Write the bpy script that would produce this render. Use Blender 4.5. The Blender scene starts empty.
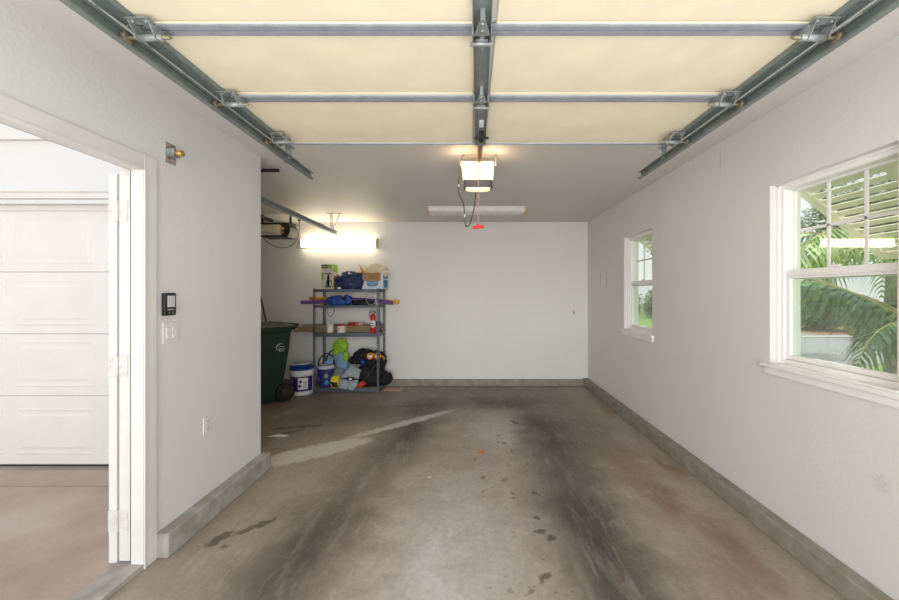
import bpy, bmesh, math, random
from mathutils import Vector, Matrix, noise
random.seed(7)
sc = bpy.context.scene
COL = sc.collection
PI = math.pi

# ------------------------------------------------------------------ camera
cam_d = bpy.data.cameras.new('camera'); cam = bpy.data.objects.new('camera', cam_d); COL.objects.link(cam)
cam_d.sensor_width = 36.0; cam_d.sensor_fit = 'HORIZONTAL'; cam_d.lens = 15.0
cam.location = (0, 0, 1.524); cam.rotation_euler = (PI/2, 0, 0)
cam_d.shift_x = -(470-449.5)/899.0
cam_d.shift_y = -(300-293)/899.0
cam_d.clip_start = 0.02; cam_d.clip_end = 300
sc.camera = cam

# ------------------------------------------------------------------ world, sun, view
world = bpy.data.worlds.new('sky'); sc.world = world; world.use_nodes = True
wn = world.node_tree; wn.nodes.clear()
wo = wn.nodes.new('ShaderNodeOutputWorld'); wb = wn.nodes.new('ShaderNodeBackground')
wt = wn.nodes.new('ShaderNodeTexCoord'); wsx = wn.nodes.new('ShaderNodeSeparateXYZ'); wr = wn.nodes.new('ShaderNodeValToRGB')
wn.links.new(wt.outputs['Generated'], wsx.inputs[0]); wn.links.new(wsx.outputs['Z'], wr.inputs[0])
wr.color_ramp.elements[0].position = 0.0; wr.color_ramp.elements[0].color = (0.97, 0.965, 0.95, 1)
wr.color_ramp.elements[1].position = 0.8; wr.color_ramp.elements[1].color = (0.86, 0.91, 1.0, 1)
wn.links.new(wr.outputs[0], wb.inputs[0]); wn.links.new(wb.outputs[0], wo.inputs[0])
SKY = 0.55
wb.inputs[1].default_value = SKY
sun_d = bpy.data.lights.new('sun', 'SUN'); sun = bpy.data.objects.new('sun', sun_d); COL.objects.link(sun)
sun_d.energy = 2.3; sun_d.angle = math.radians(2); sun_d.color = (1, 0.95, 0.86)
sun.rotation_euler = Vector((0.35, 0.8, 1.5)).to_track_quat('Z', 'Y').to_euler()
# broad daylight from the open street side, far behind the camera
ar_d = bpy.data.lights.new('doorway_daylight', 'AREA'); ar = bpy.data.objects.new('doorway_daylight', ar_d); COL.objects.link(ar)
ar_d.shape = 'RECTANGLE'; ar_d.size = 14; ar_d.size_y = 6; ar_d.energy = 640; ar_d.color = (0.98, 0.99, 1.0)
ar.location = (-1.5, -14, 2.6); ar.rotation_euler = (PI/2, 0, 0)
# daylight in the open doorway and light thrown up by the bright driveway just outside it
a2_d = bpy.data.lights.new('doorway_daylight', 'AREA'); a2 = bpy.data.objects.new('doorway_daylight', a2_d); COL.objects.link(a2)
a2_d.shape = 'RECTANGLE'; a2_d.size = 3.4; a2_d.size_y = 2.0; a2_d.energy = 33; a2_d.color = (0.955, 0.98, 1.0)
a2.location = (0.07, -1.0, 1.45); a2.rotation_euler = (PI/2, 0, 0)
a3_d = bpy.data.lights.new('driveway_bounce', 'AREA'); a3 = bpy.data.objects.new('driveway_bounce', a3_d); COL.objects.link(a3)
a3_d.shape = 'RECTANGLE'; a3_d.size = 3.6; a3_d.size_y = 2.6; a3_d.energy = 80; a3_d.color = (0.96, 0.98, 1.0)
a3.location = (0.07, -1.2, 0.05); a3.rotation_euler = (PI+.25, 0, 0)
vs = sc.view_settings
vs.view_transform = 'Standard'; vs.look = 'None'; vs.gamma = 1.0; vs.use_curve_mapping = False
vs.exposure = 0.97
try:
    sc.cycles.max_bounces = 12; sc.cycles.diffuse_bounces = 8; sc.cycles.transparent_max_bounces = 24
    sc.cycles.sample_clamp_indirect = 6
except Exception: pass

# ------------------------------------------------------------------ materials
def lin(c):
    return tuple(((v/255.0)/12.92 if v/255.0 <= 0.04045 else (((v/255.0)+0.055)/1.055)**2.4) for v in c) + (1.0,)
_mc = {}
def mat(name, rgb, rough=0.6, metal=0.0, var=0.06, vscale=6.0, bump=0.0, bscale=80.0, emit=0.0, emit_rgb=None, spec=0.4, sss=0, trans=0.0, alpha=1.0, rgb2=None):
    if name in _mc: return _mc[name]
    m = bpy.data.materials.new(name); m.use_nodes = True
    nt = m.node_tree; b = nt.nodes['Principled BSDF']
    tc = nt.nodes.new('ShaderNodeTexCoord')
    nz = nt.nodes.new('ShaderNodeTexNoise'); nz.inputs['Scale'].default_value = vscale; nz.inputs['Detail'].default_value = 5
    nt.links.new(tc.outputs['Object'], nz.inputs['Vector'])
    mx = nt.nodes.new('ShaderNodeMix'); mx.data_type = 'RGBA'
    base = lin(rgb)
    if rgb2: c1, c2 = base, lin(rgb2)
    else:
        c1 = tuple(max(0, v*(1-var*1.6)) for v in base[:3])+(1,); c2 = tuple(min(1, v*(1+var*1.2)) for v in base[:3])+(1,)
    mr = nt.nodes.new('ShaderNodeMapRange'); mr.inputs[1].default_value = .35; mr.inputs[2].default_value = .65
    nt.links.new(nz.outputs['Fac'], mr.inputs[0]); nt.links.new(mr.outputs[0], mx.inputs['Factor'])
    mx.inputs['A'].default_value = c1; mx.inputs['B'].default_value = c2
    nt.links.new(mx.outputs['Result'], b.inputs['Base Color'])
    b.inputs['Roughness'].default_value = rough; b.inputs['Metallic'].default_value = metal
    b.inputs['Specular IOR Level'].default_value = spec
    if trans: b.inputs['Transmission Weight'].default_value = trans
    if alpha < 1: b.inputs['Alpha'].default_value = alpha
    if emit:
        b.inputs['Emission Color'].default_value = lin(emit_rgb or rgb); b.inputs['Emission Strength'].default_value = emit
    if bump:
        n2 = nt.nodes.new('ShaderNodeTexNoise'); n2.inputs['Scale'].default_value = bscale; n2.inputs['Detail'].default_value = 4
        nt.links.new(tc.outputs['Object'], n2.inputs['Vector'])
        bp = nt.nodes.new('ShaderNodeBump'); bp.inputs['Strength'].default_value = bump; bp.inputs['Distance'].default_value = 0.01
        nt.links.new(n2.outputs['Fac'], bp.inputs['Height']); nt.links.new(bp.outputs[0], b.inputs['Normal'])
    _mc[name] = m
    return m

def shape_mask(nt, vec, cx, cy, rx, ry, rot=0.0, edge=0.5, cz=0.0, rz=None, gain=1.0):
    """soft ellipsoidal stain mask 0..1 around a point (edge = softness)"""
    mp = nt.nodes.new('ShaderNodeMapping'); mp.vector_type = 'TEXTURE'
    mp.inputs['Location'].default_value = (cx, cy, cz); mp.inputs['Rotation'].default_value = (0, 0, rot)
    mp.inputs['Scale'].default_value = (rx, ry, rz if rz else 1000.0)
    nt.links.new(vec, mp.inputs['Vector'])
    ln = nt.nodes.new('ShaderNodeVectorMath'); ln.operation = 'LENGTH'; nt.links.new(mp.outputs[0], ln.inputs[0])
    mr = nt.nodes.new('ShaderNodeMapRange'); mr.interpolation_type = 'SMOOTHSTEP'
    mr.inputs[1].default_value = 1.0; mr.inputs[2].default_value = max(0.0, 1.0-edge); mr.inputs[3].default_value = 0; mr.inputs[4].default_value = gain
    nt.links.new(ln.outputs['Value'], mr.inputs[0])
    return mr.outputs[0]
def mixc(nt, fac, a, col):
    mx = nt.nodes.new('ShaderNodeMix'); mx.data_type = 'RGBA'
    nt.links.new(fac, mx.inputs['Factor'])
    nt.links.new(a, mx.inputs['A'])
    if isinstance(col, tuple): mx.inputs['B'].default_value = col
    else: nt.links.new(col, mx.inputs['B'])
    return mx.outputs['Result']
def mth(nt, op, a, b=None):
    n = nt.nodes.new('ShaderNodeMath'); n.operation = op; n.use_clamp = (op != 'SUBTRACT')
    for i, v in enumerate((a, b)):
        if v is None: continue
        if isinstance(v, (int, float)): n.inputs[i].default_value = v
        else: nt.links.new(v, n.inputs[i])
    return n.outputs[0]
def noise_tex(nt, vec, scale, detail=5, rough=.55, lo=.35, hi=.65, stretch=None):
    if stretch:
        mp = nt.nodes.new('ShaderNodeMapping'); mp.inputs['Scale'].default_value = stretch; nt.links.new(vec, mp.inputs['Vector']); vec = mp.outputs[0]
    n = nt.nodes.new('ShaderNodeTexNoise'); n.inputs['Scale'].default_value = scale; n.inputs['Detail'].default_value = detail; n.inputs['Roughness'].default_value = rough
    nt.links.new(vec, n.inputs['Vector'])
    mr = nt.nodes.new('ShaderNodeMapRange'); mr.inputs[1].default_value = lo; mr.inputs[2].default_value = hi
    nt.links.new(n.outputs['Fac'], mr.inputs[0])
    return mr.outputs[0], n

def floor_material():
    m = bpy.data.materials.new('stained_concrete'); m.use_nodes = True
    nt = m.node_tree; b = nt.nodes['Principled BSDF']
    tc = nt.nodes.new('ShaderNodeTexCoord'); P = tc.outputs['Object']
    # warped coordinates so that stains have ragged edges
    wn_ = nt.nodes.new('ShaderNodeTexNoise'); wn_.inputs['Scale'].default_value = 3.2; wn_.inputs['Detail'].default_value = 7; nt.links.new(P, wn_.inputs['Vector'])
    sb = nt.nodes.new('ShaderNodeVectorMath'); sb.operation = 'SUBTRACT'; nt.links.new(wn_.outputs['Color'], sb.inputs[0]); sb.inputs[1].default_value = (.5, .5, .5)
    scl = nt.nodes.new('ShaderNodeVectorMath'); scl.operation = 'SCALE'; nt.links.new(sb.outputs[0], scl.inputs[0]); scl.inputs['Scale'].default_value = 0.42
    ad = nt.nodes.new('ShaderNodeVectorMath'); ad.operation = 'ADD'; nt.links.new(P, ad.inputs[0]); nt.links.new(scl.outputs[0], ad.inputs[1])
    W = ad.outputs[0]
    sc2 = nt.nodes.new('ShaderNodeVectorMath'); sc2.operation = 'SCALE'; nt.links.new(sb.outputs[0], sc2.inputs[0]); sc2.inputs['Scale'].default_value = 0.14
    ad2 = nt.nodes.new('ShaderNodeVectorMath'); ad2.operation = 'ADD'; nt.links.new(P, ad2.inputs[0]); nt.links.new(sc2.outputs[0], ad2.inputs[1])
    W2 = ad2.outputs[0]
    wn3 = nt.nodes.new('ShaderNodeTexNoise'); wn3.inputs['Scale'].default_value = 16; wn3.inputs['Detail'].default_value = 6; nt.links.new(P, wn3.inputs['Vector'])
    sb3 = nt.nodes.new('ShaderNodeVectorMath'); sb3.operation = 'SUBTRACT'; nt.links.new(wn3.outputs['Color'], sb3.inputs[0]); sb3.inputs[1].default_value = (.5, .5, .5)
    sc3 = nt.nodes.new('ShaderNodeVectorMath'); sc3.operation = 'SCALE'; nt.links.new(sb3.outputs[0], sc3.inputs[0]); sc3.inputs['Scale'].default_value = 0.13
    ad3 = nt.nodes.new('ShaderNodeVectorMath'); ad3.operation = 'ADD'; nt.links.new(P, ad3.inputs[0]); nt.links.new(sc3.outputs[0], ad3.inputs[1])
    W3 = ad3.outputs[0]
    n1, _ = noise_tex(nt, P, 1.6, 8, .6, .3, .7)
    base = nt.nodes.new('ShaderNodeMix'); base.data_type = 'RGBA'; nt.links.new(n1, base.inputs['Factor'])
    base.inputs['A'].default_value = lin((153, 140, 127)); base.inputs['B'].default_value = lin((175, 163, 150))
    c = base.outputs['Result']
    # brown side zones
    c = mixc(nt, shape_mask(nt, W, -3.0, 4.6, 2.2, 1.8, 0, .5, gain=.75), c, lin((113, 101, 88)))
    c = mixc(nt, shape_mask(nt, W, -1.5, 4.75, 1.3, .55, .2, .7, gain=.5), c, lin((112, 101, 89)))
    c = mixc(nt, shape_mask(nt, W, .25, 5.6, 2.2, .9, 0, .8, gain=.6), c, lin((106, 96, 86)))
    # pale grey middle
    c = mixc(nt, shape_mask(nt, W, -.1, 2.0, .75, 2.2, -.05, .9, gain=.75), c, lin((196, 191, 186)))
    c = mixc(nt, shape_mask(nt, W, .25, 4.15, .38, .75, 0, .8, gain=.65), c, lin((196, 193, 188)))
    c = mixc(nt, shape_mask(nt, W, -.22, 2.1, .2, .55, .05, 1.0, gain=.35), c, lin((223, 221, 224)))
    # dark tyre lanes with streaks along Y
    st, _ = noise_tex(nt, P, 3.0, 8, .65, .25, .7, stretch=(3.0, .55, 1))
    def dark(mask, col, strength):
        return mixc(nt, mth(nt, 'MULTIPLY', mask, mth(nt, 'MULTIPLY', mth(nt, 'ADD', st, .45), strength)), c, lin(col))
    c = dark(shape_mask(nt, W, -.98, 2.2, .52, 1.9, -.05, 1.0), (82, 72, 64), .95)
    c = dark(shape_mask(nt, W, -.66, 4.2, .48, 1.6, -.12, 1.0), (74, 64, 56), .95)
    c = dark(shape_mask(nt, W, .78, 2.3, .55, 2.2, .02, 1.0), (74, 67, 62), 1.0)
    c = dark(shape_mask(nt, W, .86, 4.1, .52, 1.6, .05, 1.0), (66, 57, 50), 1.05)
    c = dark(shape_mask(nt, W, .45, 5.2, 1.1, .5, 0, 1.0), (70, 60, 52), .85)
    c = dark(shape_mask(nt, W, -.6, 5.1, .6, .5, .3, 1.0), (72, 62, 54), .8)
    c = dark(shape_mask(nt, W, 1.3, 4.3, .5, 1.8, 0, 1.0), (98, 84, 72), .6)
    m1, _ = noise_tex(nt, W, 4.5, 10, .72, .42, .62)
    c = mixc(nt, mth(nt, 'MULTIPLY', m1, .22), c, lin((118, 108, 98)))
    m2, _ = noise_tex(nt, W2, 2.2, 9, .7, .55, .68)
    c = mixc(nt, mth(nt, 'MULTIPLY', m2, .25), c, lin((192, 186, 178)))
    # rust coloured patches near the right kerb
    for (x, y, rx, ry, g) in ((1.42, 2.72, .22, .40, .5), (1.58, 2.30, .18, .36, .6), (1.74, 3.3, .10, .45, .6), (1.52, 2.0, .22, .3, .45), (1.76, 4.9, .09, .5, .6), (1.35, 1.9, .2, .35, .35), (1.4, 3.2, .3, .7, .35), (.16, 2.75, .14, .22, .2), (-.05, 3.3, .2, .16, .2)):
        c = mixc(nt, shape_mask(nt, W, x, y, rx, ry, 0, .95, gain=g), c, lin((126, 90, 60)))
    # cement coloured streak
    brk, _ = noise_tex(nt, P, 7, 8, .7, .30, .52)
    stk = mth(nt, 'MAXIMUM', shape_mask(nt, W3, -1.5, 3.60, .66, .19, .60, .3), shape_mask(nt, W3, -.75, 4.40, .9, .09, .73, .5))
    c = mixc(nt, mth(nt, 'MULTIPLY', mth(nt, 'MULTIPLY', stk, mth(nt, 'ADD', brk, .6)), .95), c, lin((204, 197, 189)))
    # wet looking marks
    wet = None
    for (x, y, rx, ry, r) in ((-1.55, 2.33, .035, .10, -.35), (-1.40, 2.44, .035, .15, -.85), (-1.47, 2.26, .03, .03, 0), (-1.33, 2.50, .02, .08, -.6), (-2.0, 4.25, .30, .05, .3), (-1.78, 4.3, .10, .06, .2), (-1.95, 4.12, .16, .04, .6)):
        k = shape_mask(nt, W3, x, y, rx*1.1, ry*1.1, r, .5)
        wet = k if wet is None else mth(nt, 'MAXIMUM', wet, k)
    c = mixc(nt, mth(nt, 'MULTIPLY', wet, .75), c, lin((83, 72, 62)))
    # drip spots down the middle of the bay
    vo = nt.nodes.new('ShaderNodeTexVoronoi'); vo.inputs['Scale'].default_value = 8.5; nt.links.new(W3, vo.inputs['Vector'])
    vr = nt.nodes.new('ShaderNodeMapRange'); vr.inputs[1].default_value = .22; vr.inputs[2].default_value = .12; nt.links.new(vo.outputs['Distance'], vr.inputs[0])
    sel = nt.nodes.new('ShaderNodeSeparateColor'); nt.links.new(vo.outputs['Color'], sel.inputs[0])
    pick = mth(nt, 'GREATER_THAN', sel.outputs[0], .35)
    sp = mth(nt, 'MULTIPLY', mth(nt, 'MULTIPLY', vr.outputs[0], pick), shape_mask(nt, P, .30, 3.1, .34, 1.9, .05, .4))
    c = mixc(nt, mth(nt, 'MULTIPLY', sp, .62), c, lin((89, 79, 69)))
    vo2 = nt.nodes.new('ShaderNodeTexVoronoi'); vo2.inputs['Scale'].default_value = 13; nt.links.new(W2, vo2.inputs['Vector'])
    vr2 = nt.nodes.new('ShaderNodeMapRange'); vr2.inputs[1].default_value = .16; vr2.inputs[2].default_value = .08; nt.links.new(vo2.outputs['Distance'], vr2.inputs[0])
    sel2 = nt.nodes.new('ShaderNodeSeparateColor'); nt.links.new(vo2.outputs['Color'], sel2.inputs[0])
    sp2 = mth(nt, 'MULTIPLY', vr2.outputs[0], mth(nt, 'GREATER_THAN', sel2.outputs[1], .8))
    c = mixc(nt, mth(nt, 'MULTIPLY', sp2, .35), c, lin((86, 76, 68)))
    for (x, y, r) in ((.49, 2.84, .035), (.54, 4.39, .06), (.50, 4.45, .05), (.44, 2.55, .035), (.46, 2.40, .05), (.50, 2.33, .04), (.40, 2.02, .05), (.52, 3.35, .03)):
        c = mixc(nt, shape_mask(nt, W3, x, y, r, r*.9, 0, .5, gain=.7), c, lin((67, 61, 56)))
    # fine speckle and scratches
    f1, nf = noise_tex(nt, P, 28, 8, .75, .3, .7)
    mul = nt.nodes.new('ShaderNodeMix'); mul.data_type = 'RGBA'; mul.blend_type = 'MULTIPLY'; mul.inputs['Factor'].default_value = 1
    g = nt.nodes.new('ShaderNodeMapRange'); g.inputs[3].default_value = .80; g.inputs[4].default_value = 1.10; nt.links.new(f1, g.inputs[0])
    cb = nt.nodes.new('ShaderNodeCombineColor')
    for i in range(3): nt.links.new(g.outputs[0], cb.inputs[i])
    nt.links.new(c, mul.inputs['A']); nt.links.new(cb.outputs[0], mul.inputs['B']); c = mul.outputs['Result']
    f2, _ = noise_tex(nt, W2, 6, 6, .7, .56, .66, stretch=(4.0, .5, 1))
    c = mixc(nt, mth(nt, 'MULTIPLY', f2, .09), c, lin((228, 222, 214)))
    nt.links.new(c, b.inputs['Base Color'])
    rr = nt.nodes.new('ShaderNodeMapRange'); rr.inputs[3].default_value = .42; rr.inputs[4].default_value = .68; nt.links.new(n1, rr.inputs[0]); nt.links.new(rr.outputs[0], b.inputs['Roughness'])
    b.inputs['Specular IOR Level'].default_value = .35
    bp = nt.nodes.new('ShaderNodeBump'); bp.inputs['Strength'].default_value = .15; bp.inputs['Distance'].default_value = .01
    nt.links.new(nf.outputs['Fac'], bp.inputs['Height']); nt.links.new(bp.outputs[0], b.inputs['Normal'])
    return m

def wall_material(name, rgb, marks=(), specks=True):
    m = bpy.data.materials.new(name); m.use_nodes = True
    nt = m.node_tree; b = nt.nodes['Principled BSDF']
    tc = nt.nodes.new('ShaderNodeTexCoord'); P = tc.outputs['Object']
    n1, _ = noise_tex(nt, P, 1.3, 5, .5, .3, .7)
    base = lin(rgb)
    mx = nt.nodes.new('ShaderNodeMix'); mx.data_type = 'RGBA'; nt.links.new(n1, mx.inputs['Factor'])
    mx.inputs['A'].default_value = tuple(v*.965 for v in base[:3])+(1,); mx.inputs['B'].default_value = base
    c = mx.outputs['Result']
    if specks:
        vo = nt.nodes.new('ShaderNodeTexVoronoi'); vo.inputs['Scale'].default_value = 2.6; nt.links.new(P, vo.inputs['Vector'])
        mr = nt.nodes.new('ShaderNodeMapRange'); mr.inputs[1].default_value = .024; mr.inputs[2].default_value = .014; nt.links.new(vo.outputs['Distance'], mr.inputs[0])
        se = nt.nodes.new('ShaderNodeSeparateColor'); nt.links.new(vo.outputs['Color'], se.inputs[0])
        c = mixc(nt, mth(nt, 'MULTIPLY', mth(nt, 'MULTIPLY', mr.outputs[0], mth(nt, 'GREATER_THAN', se.outputs[0], .5)), .7), c, lin((110, 102, 94)))
    for (x, y, z, rx, ry, rz, col, g) in marks:
        mp = nt.nodes.new('ShaderNodeMapping'); mp.vector_type = 'TEXTURE'; mp.inputs['Location'].default_value = (x, y, z); mp.inputs['Scale'].default_value = (rx, ry, rz)
        nt.links.new(P, mp.inputs['Vector'])
        ln = nt.nodes.new('ShaderNodeVectorMath'); ln.operation = 'LENGTH'; nt.links.new(mp.outputs[0], ln.inputs[0])
        mr = nt.nodes.new('ShaderNodeMapRange'); mr.inputs[1].default_value = 1; mr.inputs[2].default_value = .3; mr.inputs[3].default_value = 0; mr.inputs[4].default_value = g
        nt.links.new(ln.outputs['Value'], mr.inputs[0])
        k, _ = noise_tex(nt, P, 60, 3, .6, .4, .55)
        c = mixc(nt, mth(nt, 'MULTIPLY', mr.outputs[0], k) if g < .9 else mr.outputs[0], c, lin(col))
    nt.links.new(c, b.inputs['Base Color'])
    b.inputs['Roughness'].default_value = .55; b.inputs['Specular IOR Level'].default_value = .3
    n2 = nt.nodes.new('ShaderNodeTexNoise'); n2.inputs['Scale'].default_value = 45; n2.inputs['Detail'].default_value = 3; nt.links.new(P, n2.inputs['Vector'])
    bp = nt.nodes.new('ShaderNodeBump'); bp.inputs['Strength'].default_value = .18; bp.inputs['Distance'].default_value = .008
    nt.links.new(n2.outputs['Fac'], bp.inputs['Height']); nt.links.new(bp.outputs[0], b.inputs['Normal'])
    return m

def glass_material(name='window_glass', tint=(0.95, 0.985, 0.96), haze=0.0):
    m = bpy.data.materials.new(name); m.use_nodes = True; nt = m.node_tree; nt.nodes.clear()
    o = nt.nodes.new('ShaderNodeOutputMaterial'); t = nt.nodes.new('ShaderNodeBsdfTransparent'); g = nt.nodes.new('ShaderNodeBsdfGlossy')
    t.inputs[0].default_value = tint+(1,); g.inputs['Roughness'].default_value = .01
    lw = nt.nodes.new('ShaderNodeLayerWeight'); lw.inputs[0].default_value = .5
    pw = nt.nodes.new('ShaderNodeMath'); pw.operation = 'POWER'; pw.inputs[1].default_value = 5.0; nt.links.new(lw.outputs['Facing'], pw.inputs[0])
    ml = nt.nodes.new('ShaderNodeMath'); ml.operation = 'MULTIPLY_ADD'; ml.inputs[1].default_value = .95; ml.inputs[2].default_value = .085; ml.use_clamp = True; nt.links.new(pw.outputs[0], ml.inputs[0])
    mx = nt.nodes.new('ShaderNodeMixShader'); nt.links.new(ml.outputs[0], mx.inputs[0]); nt.links.new(t.outputs[0], mx.inputs[1]); nt.links.new(g.outputs[0], mx.inputs[2])
    last = mx.outputs[0]
    if haze:   # pale haze over the view, mixed in as diffuse colour
        d = nt.nodes.new('ShaderNodeBsdfDiffuse'); d.inputs[0].default_value = (.8, .85, .8, 1)
        tc = nt.nodes.new('ShaderNodeTexCoord'); k, _ = noise_tex(nt, tc.outputs['Object'], 4, 4, .5, .3, .7)
        hz = mth(nt, 'MULTIPLY', mth(nt, 'ADD', k, .4), haze)
        m2 = nt.nodes.new('ShaderNodeMixShader'); nt.links.new(hz, m2.inputs[0]); nt.links.new(last, m2.inputs[1]); nt.links.new(d.outputs[0], m2.inputs[2]); last = m2.outputs[0]
    nt.links.new(last, o.inputs[0])
    return m

# ------------------------------------------------------------------ mesh helpers
class MB:
    def __init__(s): s.v = []; s.f = []; s.mi = []; s.cur = 0; s.sm = []; s.smooth = False
    def add(s, vs_, fs):
        o = len(s.v); s.v += [tuple(p) for p in vs_]
        for f in fs: s.f.append(tuple(i+o for i in f)); s.mi.append(s.cur); s.sm.append(s.smooth)
        return s
    def box(s, x0, x1, y0, y1, z0, z1):
        vs_ = [(x, y, z) for z in (z0, z1) for y in (y0, y1) for x in (x0, x1)]
        return s.add(vs_, [(0, 2, 3, 1), (4, 5, 7, 6), (0, 1, 5, 4), (2, 6, 7, 3), (0, 4, 6, 2), (1, 3, 7, 5)])
    def bar(s, a, b, w, h, up=(0, 0, 1)):
        a, b = Vector(a), Vector(b); d = (b-a).normalized(); u = Vector(up)
        r = d.cross(u)
        if r.length < 1e-4: r = d.cross(Vector((1, 0, 0)))
        r.normalize(); u = r.cross(d)
        vs_ = [p + r*sx*w/2 + u*sz*h/2 for p in (a, b) for sx, sz in ((-1, -1), (1, -1), (1, 1), (-1, 1))]
        return s.add(vs_, [(3, 2, 1, 0), (4, 5, 6, 7), (0, 1, 5, 4), (1, 2, 6, 5), (2, 3, 7, 6), (3, 0, 4, 7)])
    def tube(s, pts, r, n=10, cap=True, closed=False):
        pts = [Vector(p) for p in pts]; R = r if isinstance(r, (list, tuple)) else [r]*len(pts)
        vs_ = []; fs = []; prev = None; L = len(pts)
        for i, p in enumerate(pts):
            if closed: d = (pts[(i+1) % L]-pts[i-1]).normalized()
            else: d = (pts[min(i+1, L-1)]-pts[max(i-1, 0)]).normalized()
            if prev is None: a = d.orthogonal().normalized()
            else:
                a = prev - d*prev.dot(d)
                a = a.normalized() if a.length > 1e-6 else d.orthogonal().normalized()
            prev = a; b = d.cross(a)
            for k in range(n): t = 2*PI*k/n; vs_.append(p+(a*math.cos(t)+b*math.sin(t))*R[i])
        m = L if closed else L-1
        for i in range(m):
            j = (i+1) % L
            for k in range(n): fs.append((i*n+k, i*n+(k+1) % n, j*n+(k+1) % n, j*n+k))
        if cap and not closed: fs.append(tuple(range(n-1, -1, -1))); fs.append(tuple((L-1)*n+k for k in range(n)))
        sm = s.smooth; s.smooth = True; s.add(vs_, fs); s.smooth = sm; return s
    def cyl(s, a, b, r, n=20, r2=None): 
        o = len(s.f); s.tube([a, b], [r, r if r2 is None else r2], n); s.sm[-1] = False; s.sm[-2] = False; return s
    def lathe(s, prof, c=(0, 0, 0), n=28, axis='z'):
        vs_ = []; fs = []; m = len(prof)
        for (r, z) in prof:
            for k in range(n):
                t = 2*PI*k/n; x, y = r*math.cos(t), r*math.sin(t)
                if axis == 'z': vs_.append((c[0]+x, c[1]+y, c[2]+z))
                elif axis == 'x': vs_.append((c[0]+z, c[1]+x, c[2]+y))
                else: vs_.append((c[0]+x, c[1]+z, c[2]+y))
        for i in range(m-1):
            for k in range(n):
                q = (i*n+k, i*n+(k+1) % n, (i+1)*n+(k+1) % n, (i+1)*n+k)
                fs.append(q)
        fs.append(tuple(range(n-1, -1, -1))); fs.append(tuple((m-1)*n+k for k in range(n)))
        sm = s.smooth; s.smooth = True; s.add(vs_, fs); s.smooth = sm; return s
    def prism(s, poly, lo, hi, axis='y'):
        n = len(poly)
        def P(a, b, t): return {'y': (a, t, b), 'x': (t, a, b), 'z': (a, b, t)}[axis]
        vs_ = [P(a, b, lo) for a, b in poly]+[P(a, b, hi) for a, b in poly]
        fs = [tuple(range(n))[::-1], tuple(range(n, 2*n))]+[(i, (i+1) % n, n+(i+1) % n, n+i) for i in range(n)]
        return s.add(vs_, fs)
    def ball(s, c, r, amp=0.0, freq=3.0, sub=3, seed=0, ridge=False, zmin=None, zmax=None):
        bm = bmesh.new(); bmesh.ops.create_icosphere(bm, subdivisions=sub, radius=1.0)
        rr = r if isinstance(r, (tuple, list)) else (r, r, r)
        vs_ = []
        for v in bm.verts:
            d = v.co.normalized(); k = 1.0
            if amp:
                nn = noise.fractal(d*freq+Vector((seed*7.3, seed*3.1, seed)), .9, 2.0, 4)
                k = 1+amp*((1-2*abs(nn)) - .5 if ridge else nn)
            p = Vector((c[0]+d.x*rr[0]*k, c[1]+d.y*rr[1]*k, c[2]+d.z*rr[2]*k))
            if zmin is not None and p.z < zmin: p.z = zmin + (p.z-zmin)*0.03
            if zmax is not None and p.z > zmax: p.z = zmax
            vs_.append(p)
        fs = [tuple(v.index for v in f.verts) for f in bm.faces]; bm.free()
        sm = s.smooth; s.smooth = True; s.add(vs_, fs); s.smooth = sm; return s
    def plate(s, pts, th, bow=0.0, nrm=None):
        """thick plate from a planar polygon outline (list of 3D points)"""
        pts = [Vector(p) for p in pts]; n = nrm and Vector(nrm).normalized() or (pts[1]-pts[0]).cross(pts[-1]-pts[0]).normalized()
        k = len(pts); vs_ = [p-n*th/2 for p in pts]+[p+n*th/2 for p in pts]
        fs = [tuple(range(k))[::-1], tuple(range(k, 2*k))]+[(i, (i+1) % k, k+(i+1) % k, k+i) for i in range(k)]
        return s.add(vs_, fs)
    def xform(s, M, start=0):
        s.v = s.v[:start]+[tuple(M @ Vector(p)) for p in s.v[start:]]; return s

def build(name, mb, mats, parent=None, bevel=0.0, seg=2, kind=None, label=None, cat=None, group=None, origin=None):
    me = bpy.data.meshes.new(name)
    off = Vector((0, 0, 0))
    if parent is not None:
        p = parent
        while p is not None: off += p.location; p = p.parent
    elif origin is not None: off = Vector(origin)
    me.from_pydata([tuple(Vector(v)-off) for v in mb.v], [], mb.f)
    mats = mats if isinstance(mats, (list, tuple)) else [mats]
    for m in mats: me.materials.append(m)
    me.polygons.foreach_set('material_index', mb.mi); me.polygons.foreach_set('use_smooth', mb.sm)
    me.update()
    bm = bmesh.new(); bm.from_mesh(me); bmesh.ops.recalc_face_normals(bm, faces=bm.faces); bm.to_mesh(me); bm.free()
    o = bpy.data.objects.new(name, me); COL.objects.link(o)
    if parent is not None: o.parent = parent
    elif origin is not None: o.location = off
    if bevel:
        b = o.modifiers.new('bevel', 'BEVEL'); b.width = bevel; b.segments = seg; b.limit_method = 'ANGLE'; b.angle_limit = math.radians(40)
        b.harden_normals = False
    if kind: o['kind'] = kind
    if label: o['label'] = label
    if cat: o['category'] = cat
    if group: o['group'] = group
    return o
def build_each(name, mb, mats, parent, bevel=0.0):
    """every loose piece of the mesh as a part of its own"""
    par = list(range(len(mb.v)))
    def fnd(a):
        while par[a] != a: par[a] = par[par[a]]; a = par[a]
        return a
    for f in mb.f:
        for k in f[1:]: par[fnd(k)] = fnd(f[0])
    groups = {}
    for i, f in enumerate(mb.f): groups.setdefault(fnd(f[0]), []).append(i)
    out = []
    for g in groups.values():
        m = MB(); mp = {}
        for i in g:
            for k in mb.f[i]:
                if k not in mp: mp[k] = len(m.v); m.v.append(mb.v[k])
            m.f.append(tuple(mp[k] for k in mb.f[i])); m.mi.append(mb.mi[i]); m.sm.append(mb.sm[i])
        out.append(build(name, m, mats, parent, bevel))
    return out
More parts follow.
